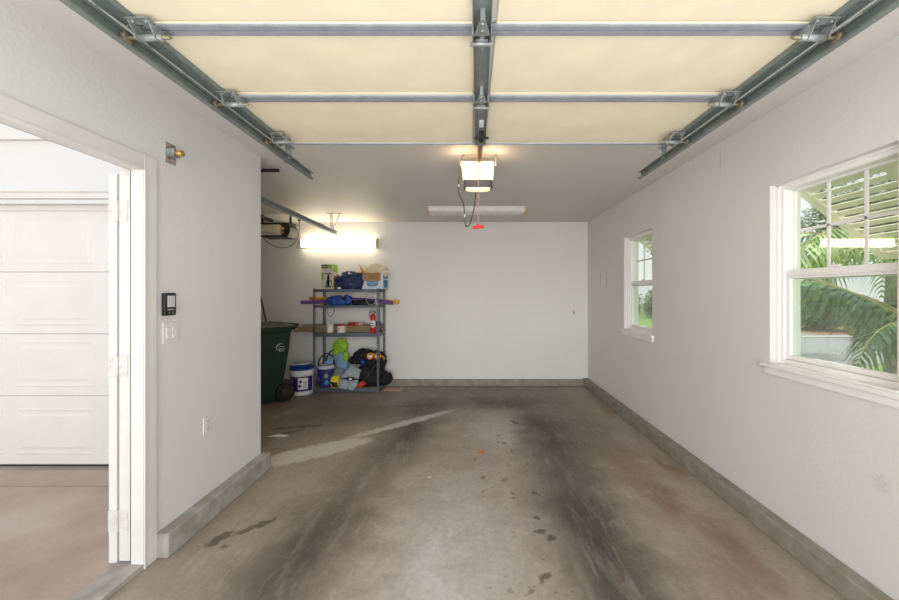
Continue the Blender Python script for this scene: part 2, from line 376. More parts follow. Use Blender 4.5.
def thing(name, label, cat, loc=(0, 0, 0), group=None):
    o = bpy.data.objects.new(name, None); COL.objects.link(o); o.location = loc; o.empty_display_size = .1
    o['label'] = label; o['category'] = cat
    if group: o['group'] = group
    return o
def struct(name, mb, m, bevel=0.0, parent=None):
    return build(name, mb, m, parent, bevel, kind='structure' if parent is None else None)
def sframe(name, loc=(0, 0, 0)):
    o = bpy.data.objects.new(name, None); COL.objects.link(o); o.location = loc; o['kind'] = 'structure'; return o

# palette
WALL_W = (214, 214, 212)
M_wall_left = wall_material('painted_wall_left', (222, 223, 222), marks=((-1.81, 1.35, 2.2, .02, .03, .02, (120, 110, 100), .8),))
M_wall_right = wall_material('painted_wall_right', (223, 222, 219), marks=((1.95, 1.78, .62, .03, .06, .06, (170, 165, 158), .35), (1.95, 2.3, 1.3, .02, .012, .012, (90, 80, 72), .95), (1.95, 2.92, 2.56, .02, .003, .13, (140, 132, 124), .95)))
M_wall_back = wall_material('painted_wall_back', (224, 223, 220), marks=((1.72, 6.2, 1.20, .02, .05, .05, (165, 150, 132), .95),), specks=False)
M_ceil = wall_material('painted_ceiling', (216, 212, 208), specks=False)
M_trimw = mat('white_trim_paint', (221, 220, 217), .4, var=.02)
M_hinge = mat('painted_hinge', (216, 214, 210), .45, var=.06, vscale=30)
M_vinyl = mat('white_vinyl', (240, 239, 236), .4, var=.015)
M_door = mat('white_door_paint', (226, 224, 221), .4, var=.02, vscale=3)
M_galv = mat('galvanised_steel', (150, 156, 156), .42, .4, var=.16, vscale=30)
M_galvd = mat('dull_galvanised_steel', (124, 134, 132), .5, .3, var=.08, vscale=12)
M_strut = mat('bright_galvanised_strut', (166, 171, 180), .45, .35, var=.06, vscale=22)
M_cream = mat('cream_insulation_panel', (238, 228, 202), .6, var=.025, vscale=5)
M_curb = mat('kerb_concrete', (150, 144, 134), .85, var=.16, vscale=9, bump=.5, bscale=40, rgb2=(172, 170, 166))
M_curbr = mat('stained_kerb_concrete', (134, 124, 112), .85, bump=.6, bscale=40, vscale=9, rgb2=(152, 145, 136))
M_black = mat('black_plastic', (28, 28, 30), .4, var=.1)
M_dark = mat('dark_metal', (58, 52, 46), .6, .1)
M_rubber = mat('black_rubber', (34, 33, 33), .7)
M_glass = glass_material()
M_glassh = glass_material('hazy_window_glass', (.93, .97, .94), .10)

# ================================================================== STRUCTURE
YB = 6.205; XR = 1.95; XL = -1.81; XO = -1.95; ZC = 2.70; XLL = -5.0
# floor
mb = MB(); mb.add([(XO, -.6, z) if k == 0 else (2.1, -.6, z) if k == 1 else (2.1, 6.35, z) if k == 2 else (-5.1, 6.35, z) if k == 3 else (-5.1, 3.235, z) if k == 4 else (XO, 3.235, z) for z in (-.12, 0) for k in range(6)], [(5, 4, 3, 2, 1, 0), (6, 7, 8, 9, 10, 11)]+[(k, (k+1) % 6, 6+(k+1) % 6, 6+k) for k in range(6)])
m_floor = floor_material()
fl = struct('floor', mb, m_floor)
# ceiling
mb = MB(); mb.box(XO, 2.1, -.6, 6.35, ZC, ZC+.12); mb.box(-5.15, XO, 3.40, 6.35, ZC, ZC+.12)
struct('ceiling', mb, M_ceil)
# back wall
mb = MB(); mb.box(-5.15, 2.1, YB, YB+.14, -.1, ZC)
struct('wall_back', mb, M_wall_back)
# right wall with two window openings
WZ0, WZ1 = 1.055, 2.22
wins = [(1.705, 2.435), (4.007, 4.737)]
mb = MB()
ys = [-.6, 1.705, 2.435, 4.007, 4.737, YB]
for i in range(5):
    y0, y1 = ys[i], ys[i+1]
    if i in (1, 3): mb.box(XR, XR+.15, y0, y1, -.1, WZ0); mb.box(XR, XR+.15, y0, y1, WZ1, ZC)
    else: mb.box(XR, XR+.15, y0, y1, -.1, ZC)
struct('wall_right', mb, M_wall_right)
# left wall with side doorway
DY0, DY1, DZ = 1.05, 2.105, 2.245
mb = MB(); mb.box(XO, XL, -.6, DY0, -.1, ZC); mb.box(XO, XL, DY0, DY1, DZ, ZC); mb.box(XO, XL, DY1, 3.24, -.1, ZC)
struct('wall_left', mb, M_wall_left)
# cart bay walls (left side wall, front wall with its door opening)
mb = MB(); mb.box(-5.15, -5.0, 3.40, YB, -.1, ZC)
struct('wall_bay_side', mb, M_wall_back)
mb = MB(); GX0, GX1, GZ = -4.905, -2.415, 2.295
mb.box(-6.5, GX0, 3.24, 3.40, -.1, 3.3); mb.box(GX1, XO, 3.24, 3.40, -.1, 3.3); mb.box(GX0, GX1, 3.24, 3.40, GZ, 3.3)
M_ext = mat('exterior_paint', (226, 223, 220), .6, var=.02)
struct('wall_bay_front', mb, [M_wall_left])
# upper exterior wall above the left wall and the covering soffit of the recess
mb = MB(); mb.box(XO-.02, XO+.10, 3.0, 3.24, 2.82, 3.3)
mb.box(-6.5, -1.96, 3.20, 3.24, 2.84, 2.95)
struct('trim_1', mb, M_trimw, .004)
mb = MB(); mb.box(-6.5, -1.96, 3.215, 3.24, 2.335, 2.39); mb.box(-6.5, -1.96, 3.205, 3.24, 2.39, 2.405)
struct('trim_2', mb, M_trimw, .003)
# kerbs
mb = MB(); mb.box(1.863, XR, -.6, YB, 0, .117)
struct('baseboard_right', mb, M_curbr, .008)
mb = MB(); mb.box(-5.0, 1.863, YB-.07, YB, 0, .10)
struct('baseboard_back', mb, M_curbr, .008)
mb = MB(); mb.box(XL, -1.73, 2.146, 3.26, 0, .14)
struct('baseboard_left', mb, M_curb, .01)
# outside paving in front of the cart bay
m_drive = mat('driveway_concrete', (162, 140, 124), .8, vscale=1.4, bump=.2, bscale=50, rgb2=(190, 174, 160))
mb = MB(); mb.box(-9, XO-.001, -8, 2.955, -.12, -.002); mb.box(-9, XO-.001, 2.965, 3.234, -.12, -.004)
struct('floor_driveway', mb, m_drive)
mb = MB(); mb.box(-3, 5, -9, -.6, -.12, -.01)
struct('floor_apron', mb, m_drive)
m_lawn = mat('lawn_grass', (96, 132, 52), .9, vscale=18, bump=.8, bscale=120, rgb2=(142, 168, 82))
mb = MB(); mb.box(2.1, 60, -12, 60, -.5, -.25)
struct('floor_lawn', mb, m_lawn)

# door jambs, casing, threshold
d = sframe('door_frame_1', (XL, DY1, 0))
mb = MB()
for (ya, yb) in ((DY1-.045, DY1), (DY0, DY0+.045)): mb.box(-1.866, -1.797, ya, yb, .03, DZ)
mb.box(-1.866, -1.797, DY0+.045, DY1-.045, DZ-.045, DZ)
build('inner_jamb', mb, M_trimw, d, .002)
mb = MB()
for (ya, yb) in ((DY1-.018, DY1), (DY0, DY0+.018)): mb.box(-1.955, -1.870, ya, yb, .03, DZ)
mb.box(-1.955, -1.870, DY0+.018, DY1-.018, DZ-.006, DZ)
build('outer_jamb', mb, M_trimw, d, .002)
mb = MB(); mb.box(-1.870, -1.866, DY1-.0445, DY1-.002, .03, DZ-.002); mb.box(-1.8705, -1.866, DY0+.002, DY0+.0445, .03, DZ-.002); mb.box(-1.870, -1.866, DY0+.045, DY1-.045, DZ-.0445, DZ-.002)
build('weatherstrip', mb, mat('dark_weatherstrip', (70, 64, 58), .8), d)
def casing_poly(w0, w1, x0, x1):
    m = MB()
    m.box(x0, x1, DY1+w0, DY1+w1, .0, DZ+w1); m.box(x0, x1, DY0-w1, DY0-w0, .0, DZ+w1)
    m.box(x0, x1, DY0-w0, DY1+w0, DZ+w0, DZ+w1); return m
mb = casing_poly(-.041, .043, -1.81, -1.795); build('casing', mb, M_trimw, d, .003)
mb = casing_poly(-.041, -.030, -1.797, -1.791); build('casing_bead', mb, M_trimw, d, .002)
mb = MB(); mb.box(-1.875, -1.798, DY0, DY1-.005, .0, .032); mb.box(-1.965, -1.881, DY0, DY1-.005, .0, .024)

build('threshold', mb, mat('weathered_threshold', (172, 164, 156), .7, .1, var=.15), d, .003)

# ---- side door leaf, folded right back against the outside wall
t = thing('side_door', 'white painted side door folded fully back, only its hinged edge showing', 'door', (-1.985, 2.085, .02))
mb = MB(); mb.box(-2.012, -1.967, 2.085, 2.99, .02, 2.19); build('door_leaf', mb, M_door, t, .003)
for z in (1.98, 1.117, .257):
    mb = MB(); mb.cyl((-1.960, 2.078, z-.06), (-1.960, 2.078, z+.06), .0085, 12)
    mb.box(-2.010, -1.966, 2.0795, 2.0855, z-.06, z+.06)
    for s in (-.04, 0, .04): mb.ball((-1.982 - (.016 if s == 0 else 0), 2.0795, z+s), .005, sub=1)
    h = build('hinge', mb, M_hinge, t, .001)
    mb = MB(); mb.box(-1.955, -1.905, 2.0835, 2.087, z-.06, z+.06)
    for s in (-.04, 0, .04): mb.ball((-1.935 - (.012 if s == 0 else 0), 2.083, z+s), .005, sub=1)
    build('hinge_plate', mb, M_hinge, h, .001)

# ---- cart bay sectional door seen from outside
t = thing('sectional_garage_door', 'closed white raised-panel garage door seen through the side doorway', 'garage door', ((GX0+GX1)/2, 3.30, 0))
secs = [0.012, .617, 1.163, 1.709, 2.275]
cols = [(-4.795, -4.095), (-4.005, -3.305), (-3.215, -2.515)]
for i in range(4):
    z0, z1 = secs[i]+.0014, secs[i+1]-.0014
    mb = MB(); mb.box(GX0+.005, GX1-.005, 3.30, 3.345, z0, z1)
    o = build('door_section', mb, M_door, t, .004)
    hz = .40 if i else .41
    for (a, b_) in cols:
        zc = {0: .305, 1: .90, 2: 1.44, 3: 1.985}[i]; hh = .205
        m2 = MB()
        # recessed frame moulding and raised field
        y = 3.30
        ring = [(a, b_, zc-hh, zc+hh, y+.001), (a+.012, b_-.012, zc-hh+.012, zc+hh-.012, y-.004), (a+.03, b_-.03, zc-hh+.03, zc+hh-.03, y-.001), (a+.05, b_-.05, zc-hh+.05, zc+hh-.05, y-.001), (a+.07, b_-.07, zc-hh+.07, zc+hh-.07, y-.005)]
        vs_ = []; fs = []
        for (xa, xb, za, zb, yy) in ring: vs_ += [(xa, yy, za), (xb, yy, za), (xb, yy, zb), (xa, yy, zb)]
        for k in range(len(ring)-1):
            for q in range(4): fs.append((k*4+q, k*4+(q+1) % 4, (k+1)*4+(q+1) % 4, (k+1)*4+q))
        fs.append((16, 17, 18, 19)); fs.append((3, 2, 1, 0)); m2.add(vs_, fs)
        build('raised_panel', m2, M_door, o)
mb = MB(); mb.box(GX0+.01, GX1-.01, 3.30, 3.34, 0, .013); build('bottom_seal', mb, M_rubber, t)
mb = MB(); mb.box(GX0-.06, GX0+.004, 3.222, 3.24, 0, 2.30); mb.box(GX1-.004, GX1+.06, 3.222, 3.24, 0, 2.30); mb.box(GX0-.06, GX1+.06, 3.222, 3.24, 2.292, 2.33)
mb.box(GX0, GX1, 3.285, 3.299, 2.245, 2.296)
struct('trim_3', mb, M_trimw, .003)

# ---- windows (frames are structure, shutters outside are things)
def window(idx, y0, y1):
    w = sframe('window_%d' % idx, (XR, (y0+y1)/2, WZ0))
    xo, xi = 2.115, 2.005
    # vinyl master frame
    mb = MB(); f = .040
    mb.box(xi, xo, y0, y0+f, WZ0+.02, WZ1); mb.box(xi, xo, y1-f, y1, WZ0+.02, WZ1)
    mb.box(xi, xo, y0+f, y1-f, WZ1-f, WZ1); mb.box(xi, xo, y0+f, y1-f, WZ0+.02, WZ0+.02+f*.7)
    mb.box(xi-.012, xi+.02, y0, y0+.015, WZ0+.02, WZ1); mb.box(xi-.012, xi+.02, y1-.015, y1, WZ0+.02, WZ1); mb.box(xi-.012, xi+.02, y0, y1, WZ1-.015, WZ1)
    build('window_frame', mb, M_vinyl, w, .003)
    # upper sash (outer) with grille, lower sash (inner)
    zm = 1.64; a, b_ = y0+f, y1-f
    mb = MB(); s = .028; X0, X1 = 2.065, 2.10
    mb.box(X0, X1, a, a+s*.5, zm, WZ1-f); mb.box(X0, X1, b_-s*.5, b_, zm, WZ1-f); mb.box(X0, X1, a, b_, WZ1-f-.012, WZ1-f); mb.box(X0, X1, a, b_, zm-.03, zm+.03)
    us = build('upper_sash', mb, M_vinyl, w, .003)
    mb = MB(); ga, gb = a+s*.5, b_-s*.5; gz0, gz1 = zm+.03, WZ1-f-.012
    for k in (1, 2): yy = ga+(gb-ga)*k/3; mb.box(2.078, 2.088, yy-.009, yy+.009, gz0, gz1)
    zz = (gz0+gz1)/2; mb.box(2.078, 2.088, ga, gb, zz-.009, zz+.009)
    build('muntin_grille', mb, M_vinyl, us, .002)
    mb = MB(); mb.box(2.081, 2.085, ga, gb, gz0, gz1); build('pane', mb, M_glass, us)
    mb = MB(); X0, X1 = 2.02, 2.058
    mb.box(X0, X1, a, a+s, WZ0+.05, zm+.025); mb.box(X0, X1, b_-s, b_, WZ0+.05, zm+.025); mb.box(X0, X1, a+s, b_-s, zm-.025, zm+.03); mb.box(X0, X1, a+s, b_-s, WZ0+.05, WZ0+.05+s)
    mb.box(X0-.012, X0, a+s, b_-s, zm-.012, zm-.004)
    ls = build('lower_sash', mb, M_vinyl, w, .003)
    mb = MB(); mb.box(2.038, 2.042, a+s, b_-s, WZ0+.05+s, zm-.025); build('pane', mb, M_glassh, ls)
    mb = MB(); mb.box(2.012, 2.022, (y0+y1)/2-.03, (y0+y1)/2+.03, zm+.03, zm+.042); mb.box(1.99, 2.004, y1-.012, y1-.002, 1.85, 1.88); build('sash_lock', mb, M_vinyl, ls, .002)
    # sill (stool) with apron
    mb = MB(); mb.box(1.905, 2.10, y0-.045, y1+.045, WZ0-.012, WZ0+.022) if False else mb.box(1.945, 2.10, y0+.001, y1-.001, WZ0, WZ0+.022)
    mb.box(1.915, 1.95, y0-.045, y1+.045, WZ0-.008, WZ0+.014); mb.box(1.935, 1.95, y0-.03, y1+.03, WZ0-.055, WZ0-.008)
    build('window_sill', mb, M_vinyl, w, .003)
for i, (a, b_) in enumerate(wins): window(i+1, a, b_)

# ================================================================== OVERHEAD DOOR
M_skin = mat('white_door_skin', (226, 224, 218), .5, var=.02)
t = thing('overhead_garage_door', 'open overhead garage door with cream inner panels and steel struts', 'garage door', (.048, 1.25, 2.53))
DX0, DX1 = -1.305, 1.402; PX0, PX1 = -1.208, 1.297
seams = [-.05, .40, .89, 1.377, 1.865, 2.503]
for i in range(5):
    y0, y1 = seams[i]+.002, seams[i+1]-.002
    mb = MB(); mb.box(DX0, DX1, y0, y1, 2.535, 2.575); sct = build('door_section', mb, M_skin, t, .003)
    for (a, b_) in ((PX0-.005, .018), (.098, PX1+.005)):
        m2 = MB(); m2.box(a, b_, y0+.004, y1-.004, 2.522, 2.536); build('insulation_panel', m2, M_cream, sct, .003)
# side and centre stiles
def stile(x0, x1, xs=0.0):
    for i in range(5):
        y0, y1 = seams[i]+.004, seams[i+1]-.004
        m = MB(); m.box(x0, x1, y0, y1, 2.508, 2.536)
        m.box(x0, x0+.004, y0, y1, 2.498, 2.51); m.box(x1-.004, x1, y0, y1, 2.498, 2.51)
        if xs:
            m.v = [(x+xs*(y-1.9), y, z) for x, y, z in m.v]
        # bolt heads
        r_ = random.Random(i)
        for k in range(5):
            yy = y0+.04+(y1-y0-.08)*k/4; xx = (x0+x1)/2+xs*(yy-1.9)+r_.uniform(-.015, .015)
            m.ball((xx, yy, 2.507), (.006, .006, .004), sub=1)
        build('stile', m, M_galvd, t, .001)
stile(-1.262, -1.205); stile(1.294, 1.345)
for i in range(5):
    for (a, b_) in ((-1.2805, -1.2630), (1.3460, 1.3635)):
        mb = MB(); mb.box(a, b_, seams[i]+.004, seams[i+1]-.004 if i < 4 else 2.29, 2.505, 2.536); build('edge_strip', mb, M_skin, t)
stile(.022, .090, .022)
# struts across
for yc in (.40, .89, 1.411, 1.911):
    mb = MB(); w_ = .0245
    mb.box(PX0-.02, PX1+.02, yc-w_, yc-w_+.003, 2.511, 2.522); mb.box(PX0-.02, PX1+.02, yc+w_-.003, yc+w_, 2.511, 2.522)
    mb.box(PX0-.02, PX1+.02, yc-w_, yc-.006, 2.509, 2.513); mb.box(PX0-.02, PX1+.02, yc+.002, yc+w_, 2.509, 2.513); mb.box(PX0-.02, PX1+.02, yc-.008, yc+.004, 2.514, 2.518)
    build('strut', mb, M_strut, t)
mb = MB(); mb.box(DX0+.02, DX1-.02, 2.490, 2.506, 2.515, 2.540); build('top_rail', mb, M_strut, t, .001)
# hinges with rollers
def hinge_roller(sx, xroll, y, top=False):
    xi = xroll - sx*.125
    h = MB()
    h.box(min(xi, xroll-sx*.035), max(xi, xroll-sx*.035), y-.055, y-.02, 2.496, 2.500)
    h.box(min(xi, xroll-sx*.035), max(xi, xroll-sx*.035), y+.02, y+.055, 2.496, 2.500)
    for xx in (xi+sx*.01, xroll-sx*.045):
        h.prism([(y-.05, 2.50), (y+.05, 2.50), (y+.016, 2.452), (y-.016, 2.452)], min(xx, xx+.003), max(xx, xx+.003), 'x')
    h.cyl((xi-sx*.01, y, 2.462), (xroll-sx*.04, y, 2.462), .0125, 12)
    for dy in (-.038, .038):
        for k in (0, 1): h.ball((xi+sx*(.02+.05*k), y+dy, 2.494), (.008, .008, .006), sub=1)
    hh = build('roller_hinge', h, M_galv, t)
    r = MB(); r.cyl((xi-sx*.035, y, 2.462), (xroll+sx*.005, y, 2.462), .0065, 10)
    build('roller_stem', r, mat('brass_plated_steel', (150, 140, 116), .5, .3), hh)
    r = MB(); r.lathe([(.006, -.009), (.02, -.009), (.022, -.006), (.022, .006), (.02, .009), (.006, .009)], (xroll, y, 2.462), 18, 'x')
    build('roller', r, mat('worn_roller', (120, 108, 92), .5, .3), hh)
for sx, xr in ((-1, -1.262), (1, 1.347)):
    for y in (.40, .89, 1.377, 1.865, 2.33): hinge_roller(sx, xr, y)
    # top bracket of perforated steel at the door edge
    m = MB(); x = xr-sx*.07
    for k in range(8): yy = 2.375+.017*k; m.box(x-.018, x+.018, yy, yy+.006, 2.488, 2.491)
    m.box(x-.02, x-.013, 2.36, 2.505, 2.487, 2.492); m.box(x+.013, x+.02, 2.36, 2.505, 2.487, 2.492)
    for k in range(3): m.bar((x-.018, 2.40+.04*k, 2.488), (x+.018, 2.43+.04*k, 2.488), .004, .004)
    build('top_bracket', m, M_galv, t)
# curved restraint wire at first side hinge
for sx, x in ((-1, -1.245), (1, 1.342)):
    pts = [(x+sx*.02-sx*.0*k, 1.25+.33*k/10, 2.49-.035*math.sin(PI*k/10)) for k in range(11)]
    pts = [(x-sx*.05*math.sin(PI*k/10)+sx*.015, 1.26+.22*k/10, 2.492-.03*math.sin(PI*k/10)) for k in range(11)]
    m = MB(); m.tube(pts, .0022, 6); build('guard_wire', m, M_galv, t)
# centre hinges
for yc in (.89, 1.377, 1.865):
    x = .056+.022*(yc-1.9)
    m = MB(); m.prism([(x-.030, yc-.005), (x+.030, yc-.005), (x+.008, yc-.085), (x-.008, yc-.085)], 2.466, 2.470, 'z')
    m.prism([(x-.022, yc+.02), (x+.022, yc+.02), (x+.007, yc+.075), (x-.007, yc+.075)], 2.466, 2.470, 'z')
    m.box(x-.036, x-.032, yc-.02, yc+.05, 2.462, 2.508); m.box(x+.032, x+.036, yc-.02, yc+.05, 2.462, 2.508)
    m.cyl((x-.044, yc+.038, 2.464), (x+.044, yc+.038, 2.464), .008, 10)
    for (dx, dy) in ((0, -.065), (0, -.03), (0, .055)): m.ball((x+dx, yc+dy, 2.465), (.007, .007, .005), sub=1)
    m.box(x-.008, x+.008, yc-.085, yc+.075, 2.47, 2.508)
    build('centre_hinge', m, M_galv, t)
mb = MB(); x = .066
mb.box(x-.013, x+.013, 2.13, 2.22, 2.5055, 2.5075); build('sticker', mb, mat('white_sticker', (236, 236, 234), .6), t)
mb = MB(); x = .07; mb.box(x-.014, x+.014, 2.27, 2.36, 2.47, 2.508); mb.cyl((x-.045, 2.30, 2.475), (x+.045, 2.30, 2.475), .008, 10); mb.ball((x, 2.34, 2.48), (.018, .03, .018), sub=2)
dbk = build('opener_bracket', mb, M_black, t, .002)

# ---- horizontal tracks
for side, (sx, x) in enumerate(((-1, -1.277), (1, 1.362))):
    xe = 3.0 if sx < 0 else 2.985
    lab = 'galvanised door track along the left wall under the ceiling' if sx < 0 else 'galvanised door track on the right, above the windows'
    t2 = thing('door_track', lab, 'door track', (x, 1.5, 2.46))
    m = MB(); w0, w1 = (x, x+.002)
    m.box(w0, w1, -.3, xe, 2.436, 2.484)                      # web
    tip = x-sx*.021
    m.box(min(x, tip), max(x, tip), -.3, xe, 2.433, 2.436); m.box(min(x, tip), max(x, tip), -.3, xe, 2.484, 2.487)
    m.box(min(tip, tip+sx*.002), max(tip, tip+sx*.002), -.3, xe, 2.436, 2.443); m.box(min(tip, tip+sx*.002), max(tip, tip+sx*.002), -.3, xe, 2.478, 2.484)
    build('track_channel', m, M_galvd, t2)
    # perforated hanger up to the ceiling and brace
    hx = x+sx*.012
    for yy in (.3, 2.62):
        m = MB()
        m.box(hx-.003, hx, yy, yy+.005, 2.44, ZC-.001); m.box(hx-.003, hx, yy+.027, yy+.032, 2.44, ZC-.001)
        for k in range(13): m.box(hx-.003, hx, yy, yy+.032, 2.44+.021*k, 2.448+.021*k)
        m.box(min(hx, hx-sx*.035), max(hx, hx-sx*.035), yy, yy+.003, 2.46, ZC-.001)
        m.box(hx-.02, hx+.02, yy, yy+.035, ZC-.004, ZC)
        m.box(hx-.015, hx+.004, yy, yy+.03, 2.44, 2.455)
        build('perforated_hanger', m, M_galv, t2)

# ================================================================== OPENER
t = thing('garage_door_opener', 'lit garage door opener hanging under the ceiling on a long rail', 'door opener', (.075, 3.2, ZC))
M_cream2 = mat('cream_plastic', (232, 220, 196), .5)
mb = MB(); mb.box(.055, .061, -.1, 3.12, 2.600, 2.640); mb.box(.089, .095, -.1, 3.12, 2.600, 2.640); mb.box(.055, .095, -.1, 3.12, 2.636, 2.642)
build('rail', mb, mat('rusty_brown_rail', (98, 74, 54), .5, .6, rgb2=(128, 104, 82)), t)
mb = MB(); mb.tube([(.070, -.1, 2.606), (.070, 3.1, 2.606)], .004, 6); mb.tube([(.080, -.1, 2.606), (.080, 3.1, 2.606)], .004, 6); build('chain', mb, M_dark, t)
mb = MB(); mb.box(.058, .092, 2.58, 2.70, 2.580, 2.60); mb.bar((.075, 2.60, 2.59), (.071, 2.33, 2.49), .02, .006); build('trolley', mb, M_dark, t, .002)
# ceiling strap
mb = MB()
for k in range(22): mb.box(-.075+.0145*k, -.069+.0145*k, 3.165, 3.195, 2.668, 2.671)
mb.box(-.075, .235, 3.163, 3.169, 2.666, 2.672); mb.box(-.075, .235, 3.191, 3.197, 2.666, 2.672)
for xx in (-.055, .215): mb.box(xx-.004, xx+.004, 3.168, 3.192, 2.668, ZC); 
mb.box(-.086, -.078, 3.165, 3.20, 2.60, 2.668); mb.box(.212, .220, 3.165, 3.20, 2.60, 2.668)
build('mounting_strap', mb, M_galv, t)
# housing: light lens facing the doorway, dark band, bulged base
y0, y1 = 3.17, 3.50
lens = mat('lit_frosted_lens', (255, 240, 214), .4, emit=.55, emit_rgb=(255, 222, 168))
mb = MB(); mb.smooth = False
def ring(z, xa, xb, ya, yb, r=.02, n=4):
    pts = []
    for (cx, cy, a0) in ((xb-r, ya+r, -PI/2), (xb-r, yb-r, 0), (xa+r, yb-r, PI/2), (xa+r, ya+r, PI)):
        for k in range(n+1): a = a0+PI/2*k/n; pts.append((cx+r*math.cos(a), cy+r*math.sin(a), z))
    return pts
def loft(m, rings):
    n = len(rings[0]); vs_ = [p for r_ in rings for p in r_]; fs = []
    for i in range(len(rings)-1):
        for k in range(n): fs.append((i*n+k, i*n+(k+1) % n, (i+1)*n+(k+1) % n, (i+1)*n+k))
    fs.append(tuple(range(n))[::-1]); fs.append(tuple((len(rings)-1)*n+k for k in range(n))); m.add(vs_, fs); return m
cx = .075
loft(mb, [ring(2.640, cx-.150, cx+.130, y0, y0+.10), ring(2.56, cx-.142, cx+.126, y0-.004, y0+.10), ring(2.482, cx-.134, cx+.120, y0-.006, y0+.10)])
build('light_lens', mb, lens, t)
mb = MB(); loft(mb, [ring(2.645, cx-.145, cx+.125, y0+.101, y1), ring(2.54, cx-.135, cx+.12, y0+.101, y1), ring(2.50, cx-.13, cx+.115, y0+.101, y1-.04)]); build('motor_housing', mb, M_cream2, t)
mb = MB(); loft(mb, [ring(2.482, cx-.132, cx+.118, y0-.008, y0+.10), ring(2.420, cx-.128, cx+.114, y0-.006, y0+.10)]); build('front_band', mb, mat('slate_plastic', (70, 70, 80), .5), t)
mb = MB(); loft(mb, [ring(2.455, cx-.124, cx+.110, y0+.002, y0+.13), ring(2.426, cx-.120, cx+.106, y0+.002, y0+.13), ring(2.408, cx-.095, cx+.082, y0+.012, y0+.10), ring(2.400, cx-.06, cx+.05, y0+.02, y0+.08)]); build('base_lens', mb, mat('lit_base_lens', (255, 236, 204), .4, emit=.5, emit_rgb=(255, 220, 170)), t)
mb = MB()
for k in range(9): mb.box(cx-.115+.026*k, cx-.105+.026*k, y0-.0075, y0-.004, 2.490, 2.496)
build('vent_slots', mb, mat('amber_slot', (150, 104, 60), .6), t)
# bulbs inside / above the lens throw warm light on the ceiling
for (bx, by, bz, e) in ((cx-.17, 3.12, 2.60, .35), (cx+.15, 3.12, 2.60, .35), (cx, 3.0, 2.52, .45)):
    ld = bpy.data.lights.new('opener_bulb', 'POINT'); ld.energy = e; ld.color = (1, .72, .42); ld.shadow_soft_size = .03
    lo = bpy.data.objects.new('opener_bulb', ld); COL.objects.link(lo); lo.location = (bx, by, bz)
# power leads
def smooth_path(pts, n=8):
    pts = [Vector(p) for p in pts]; out = []
    for i in range(len(pts)-1):
        p0 = pts[max(i-1, 0)]; p1 = pts[i]; p2 = pts[i+1]; p3 = pts[min(i+2, len(pts)-1)]
        for k in range(n):
            u = k/n
            out.append(.5*((2*p1)+(-p0+p2)*u+(2*p0-5*p1+4*p2-p3)*u*u+(-p0+3*p1-3*p2+p3)*u**3))
    out.append(pts[-1]); return out
mb = MB(); mb.tube(smooth_path([(-.075, 3.19, 2.66), (-.082, 3.18, 2.55), (-.098, 3.18, 2.45), (-.095, 3.18, 2.37), (-.06, 3.2, 2.30), (-.048, 3.22, 2.22), (-.046, 3.22, 2.15), (-.033, 3.24, 2.10), (.0, 3.26, 2.13), (.03, 3.28, 2.24), (.045, 3.3, 2.34), (.05, 3.32, 2.45)]), .0048, 8)
build('power_cable', mb, mat('brown_black_cable', (66, 54, 44), .5), t)
mb = MB(); mb.cyl((-.0975, 3.18, 2.42), (-.0965, 3.18, 2.445), .0065, 10); mb.cyl((-.0475, 3.221, 2.17), (-.047, 3.22, 2.20), .0065, 10); build_each('cable_collar', mb, M_trimw, t)
# emergency release cord
t = thing('release_cord', 'thin release cord with red handle hanging from the door opener rail', 'release cord', (.06, 2.64, 2.58))
mb = MB(); mb.tube([(.062, 2.64, 2.582), (.060, 2.64, 2.3), (.057, 2.64, 2.005)], .0022, 6); build('cord', mb, mat('pale_red_cord', (206, 150, 138), .7), t)
mb = MB(); mb.cyl((.018, 2.64, 1.985), (.098, 2.64, 1.992), .011, 14); mb.cyl((.057, 2.64, 1.985), (.057, 2.64, 2.01), .008, 10); build('handle', mb, mat('red_plastic', (200, 28, 34), .4), t, .003)
mb = MB(); mb.tube([(.057, 2.64, 1.98), (.050, 2.64, 1.965), (.042, 2.64, 1.962)], .002, 6); build('knot', mb, mat('pale_red_cord', (206, 150, 138), .7), t)

# ================================================================== LIGHT FIXTURES
t = thing('ceiling_light', 'long unlit fluorescent batten on the ceiling near the back wall', 'ceiling light', (.09, 5.19, ZC))
mb = MB(); mb.box(-.565, .745, 5.06, 5.32, 2.675, ZC-.001); build('base_tray', mb, M_trimw, t, .002)
def wrap(xa, xb, yc, zc, hw, dp, wallmount=False):
    m = MB(); prof = [(-hw, 0), (-hw, -dp*.6), (-hw*.8, -dp*.9), (-hw*.4, -dp), (hw*.4, -dp), (hw*.8, -dp*.9), (hw, -dp*.6), (hw, 0)]
    if wallmount: poly = [(yc+d_, zc+h_) for h_, d_ in prof]
    else: poly = [(yc+h_, zc+d_) for h_, d_ in prof]
    m.prism(poly, xa, xb, 'x'); return m
build('diffuser', wrap(-.555, .735, 5.19, 2.676, .13, .06), mat('white_acrylic_diffuser', (232, 232, 230), .35), t)
for (a, b_) in ((-.583, -.553), (.733, .763)): build('end_cap', wrap(a, b_, 5.19, 2.698, .134, .085), mat('tan_end_cap', (206, 186, 148), .5), t)
t = thing('wall_light', 'lit fluorescent batten on the back wall above the shelving', 'wall light', (-2.155, YB, 2.345))
mb = MB(); mb.box(-2.77, -1.54, YB-.03, YB-.001, 2.275, 2.415); build('base_tray', mb, M_trimw, t)
build('diffuser', wrap(-2.765, -1.545, YB-.03, 2.345, .066, .065, True), mat('lit_acrylic_diffuser', (255, 246, 226), .4, emit=8, emit_rgb=(255, 238, 206)), t)
for (a, b_) in ((-2.80, -2.762), (-1.548, -1.51)): build('end_cap', wrap(a, b_, YB-.004, 2.345, .070, .093, True), mat('tan_end_cap', (206, 186, 148), .5), t)
